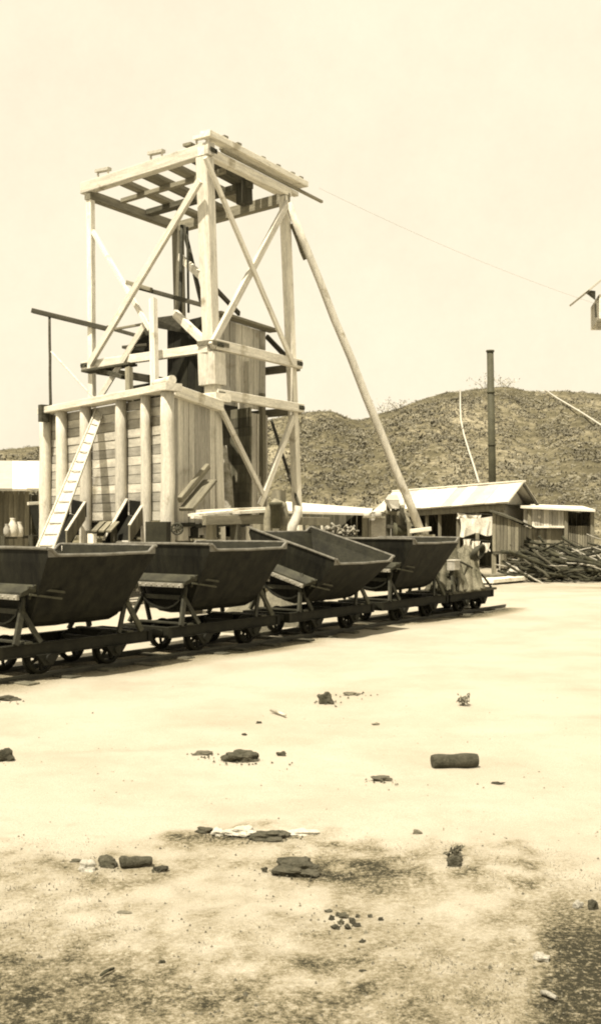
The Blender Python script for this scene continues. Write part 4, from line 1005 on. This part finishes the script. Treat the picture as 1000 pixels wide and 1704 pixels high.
# short dark log with a raised lip
c0, c1 = gp(720,1280), gp(795,1277); c0.z = c1.z = .05
lg = MB(); NSG = 14; P = [c0.lerp(c1, k/NSG)+Vector((0,.03+.002*math.sin(k*.6),-.008+.0015*math.sin(k*.8))) for k in range(NSG+1)]
lg.path(P, [.045+.0015*math.sin(k*.8)+(-.003 if k in (0,NSG) else 0) for k in range(NSG+1)], 14, .2)
tag(lg.build('short_log', M['rock']), 'short dark log lying alone on the pale sand at the right', 'log')
rk = [(542,1170,25,17,'rock','squarish dark stone right of centre just below the train shadow'),
 (585,1156,26,4,'rockm','thin flat stone just right of the squarish dark stone'),
 (431,1205,10,5,'rock','tiny dark stone just left of the pale stick'),
 (407,1224,8,4,'rock','tiny dark stone below and left of the pale stick'),
 (400,1266,50,15,'rock','rough dark clod lying left of centre, level with the short log'),
 (338,1256,30,5,'rockm','low flat stone left of the rough dark clod'),
 (468,1258,15,7,'rock','small dark stone right of the rough dark clod'),
 (632,1299,30,7,'rockm','low brown clod between the short log and the centre'),
 (828,1306,19,5,'rock','small flat dark stone just below the short log on its right'),
 (625,1207,11,4,'rockm','tiny brown stone above the short log to its left'),
 (10,1268,28,18,'rock','jagged dark stone cut by the left edge'),
 (12,1166,38,7,'rock','low dark stone by the rails at the left edge'),
 (342,1385,28,8,'rock','dark stone at the left end of the upper damp patch'),
 (362,1390,22,10,'rockp','small pale stone in the upper damp patch'),
 (402,1391,46,12,'rockp','pale flat slab left of the black crack piece in the upper damp patch'),
 (500,1389,52,8,'rockp','pale flat slab right of the black crack piece in the upper damp patch'),
 (450,1397,62,11,'rock','long black lump in place of the dark crack between two pale slabs'),  # added black lump stands in for the darkness of a crack
 (143,1452,32,18,'rockp','pale rounded stone at the left of the near stone group'),
 (178,1444,28,17,'rock','dark stone between the pale rounded stone and the dark log'),
 (268,1449,22,7,'rock','small dark stone at the right end of the near dark log'),
 (492,1454,72,19,'rock','wide dark clod in the damp ground at the centre'),
 (440,1449,10,6,'rock','tiny dark stone left of the wide dark clod'),
 (757,1442,24,17,'rock','dark stone in the damp band at the right'),
 (403,1537,26,6,'rockm','flat brown stone below the wide dark clod'),
 (206,1522,28,5,'rockm','thin brown flake below the near dark log'),
 (602,1622,13,8,'rock','small dark stone near the bottom, right of centre'),
 (270,1606,12,8,'rock','small dark stone near the bottom, left of centre'),
 (986,1514,16,17,'rock','dark stone at the right edge above the black corner'),
 (962,1512,14,12,'rockp','pale stone beside the right edge above the black corner'),
 (903,1604,24,15,'rockp','pale flake at the left border of the black painted shadow corner'),
 (694,1390,14,8,'rockm','small brown stone above the damp band at the right'),
 (128,1436,26,5,'rock','thin dark flake above the pale rounded stone')]
for i, (px,py,w_,h_,mt,lab) in enumerate(rk):
    rock(px,py,w_,h_,lab,mt,'stone','stone',i+1,'stones scattered on the yard', dep=.7 if h_ > 8 else .45, sharp=.5)
random.seed(9)
cs = [(552,1532,10),(562,1522,9),(575,1528,11),(570,1540,12),(586,1534,10),(560,1545,9),(580,1548,10),(592,1524,8),(550,1518,7),(597,1541,8),(619,1526,9),(630,1532,7),(603,1572,8),(582,1562,6)]
for i, (px,py,w_) in enumerate(cs):
    rock(px+random.uniform(-4,4),py+random.uniform(-3,3),w_*random.uniform(.8,1.7),w_*random.uniform(.45,.8),'dark pebble of the little cluster below and right of the wide dark clod','rock','pebble','pebble',40+i,'cluster of dark pebbles', sharp=.5)
stick(451,1187,475,1196,.014,'pale stick lying slantwise left of the squarish stone')
stick(900,1662,925,1672,.009,'pale stick lying in the black painted shadow corner','rockp')
a, b_ = gp(199,1446), gp(253,1442); a.z = b_.z = .028
MB_ = MB(); P = [a.lerp(b_,k/16)+Vector((.0,.02+.002*math.sin(k*.7),-.006+.0015*math.sin(k*1.1))) for k in range(17)]
MB_.path(P, [.029+.0015*math.sin(k*.9)-(.006 if k in (0,16) else 0)-.0006*k for k in range(17)], 14, .3)
tag(MB_.build('near_log', M['rock']), 'dark log lying right of the pale rounded stone', 'log')
stick(168,1632,190,1620,.006,'thin dark twig near the bottom left','bark','twig','twig')
for (px,py,w_,lab,sd_) in ((770,1175,26,'dry weed tuft standing on the bare sand at the right',3),(756,1428,26,'dry weed behind the dark stone in the damp band',5)):
    p = gp(px,py); bush('weed_tuft', p, w_/2*p.y/F, 17*p.y/F, 90, .022, lab, 'weed', 'dry weeds on the yard', 'weed', 6, sd_)
# loose grit and short dry grass in the damp foreground
random.seed(77)
gv = MB(); gv2 = MB()
for k in range(1900):
    if k < 1500: py = 1380+320*random.random()**.9; px = random.uniform(-150,1150)
    else: py = 1060+340*random.random()**.7; px = random.uniform(-200,1200)
    D = H*F/(py-HZ); p = gd(px, D, .0); z_ = fbm(p.x,p.y,0,4,.45)*.022+fbm(p.x,p.y,5,3,3.0)*.007
    nn_ = noise.noise(Vector((p.x*2,p.y*2,7)))
    if nn_ < .0 and random.random() < .75: continue
    r_ = random.uniform(.002,.007)*(1.9 if random.random()<.05 else 1); p.z = z_+r_*.3
    q = [p+Vector((random.uniform(.6,1.2)*r_*math.cos(a), random.uniform(.6,1.2)*r_*math.sin(a), -r_*.3)) for a in (0,1.26,2.5,3.8,5)]
    gv.add(q+[p+Vector((random.uniform(-.3,.3)*r_, random.uniform(-.3,.3)*r_, r_*.8))], [(i,(i+1)%5,5) for i in range(5)], random.random())
tag(gv.build('grit', M['rockm'], None, Matrix.Identity(4)), 'loose grit scattered over the sandy yard', 'grit', None, 'stuff')
for (px,py,w_,h_,mt,lab) in rk:
    if w_ < 20: continue
    for k in range(int(w_*.7)):
        qx = random.gauss(px, w_*.55); qy = py+abs(random.gauss(0,1))*4-random.random()*4; D = H*F/(qy-HZ); p = gd(qx, D, .002); r_ = random.uniform(.002,.009)*D/5
        q = [p+Vector((random.uniform(.6,1.2)*r_*math.cos(a), random.uniform(.6,1.2)*r_*math.sin(a), -r_*.3)) for a in (0,1.26,2.5,3.8,5)]
        gv2.add(q+[p+Vector((random.uniform(-.3,.3)*r_, random.uniform(-.3,.3)*r_, r_*.8))], [(i,(i+1)%5,5) for i in range(5)], random.random())
tag(gv2.build('rock_chips', M['rock'], None, Matrix.Identity(4)), 'small dark chips lying round the stones', 'chips', None, 'stuff')
gs = MB()
for k in range(15000):
    py = 1395+330*random.random(); px = random.uniform(-150,1150); D = H*F/(py-HZ); p = gd(px, D)
    n_ = noise.noise(Vector((p.x*1.3,p.y*1.3,3)))+.4*noise.noise(Vector((p.x*5,p.y*5,3)))
    if n_ < .12: continue
    p.z = fbm(p.x,p.y,0,4,.45)*.022+fbm(p.x,p.y,5,3,3.0)*.007-.002
    h_ = random.uniform(.004,.013); a = random.random()*6.28; w_ = .0016; l_ = Vector((random.gauss(0,.5)*h_, random.gauss(0,.5)*h_, h_))
    s_ = Vector((math.cos(a)*w_, math.sin(a)*w_, 0)); gs.add([p-s_, p+s_, p+l_], [(0,1,2)], random.random())
tag(gs.build('grass_stubble', M['weed'], None, Matrix.Identity(4)), 'short dry grass stubble on the damp foreground', 'grass', None, 'stuff')
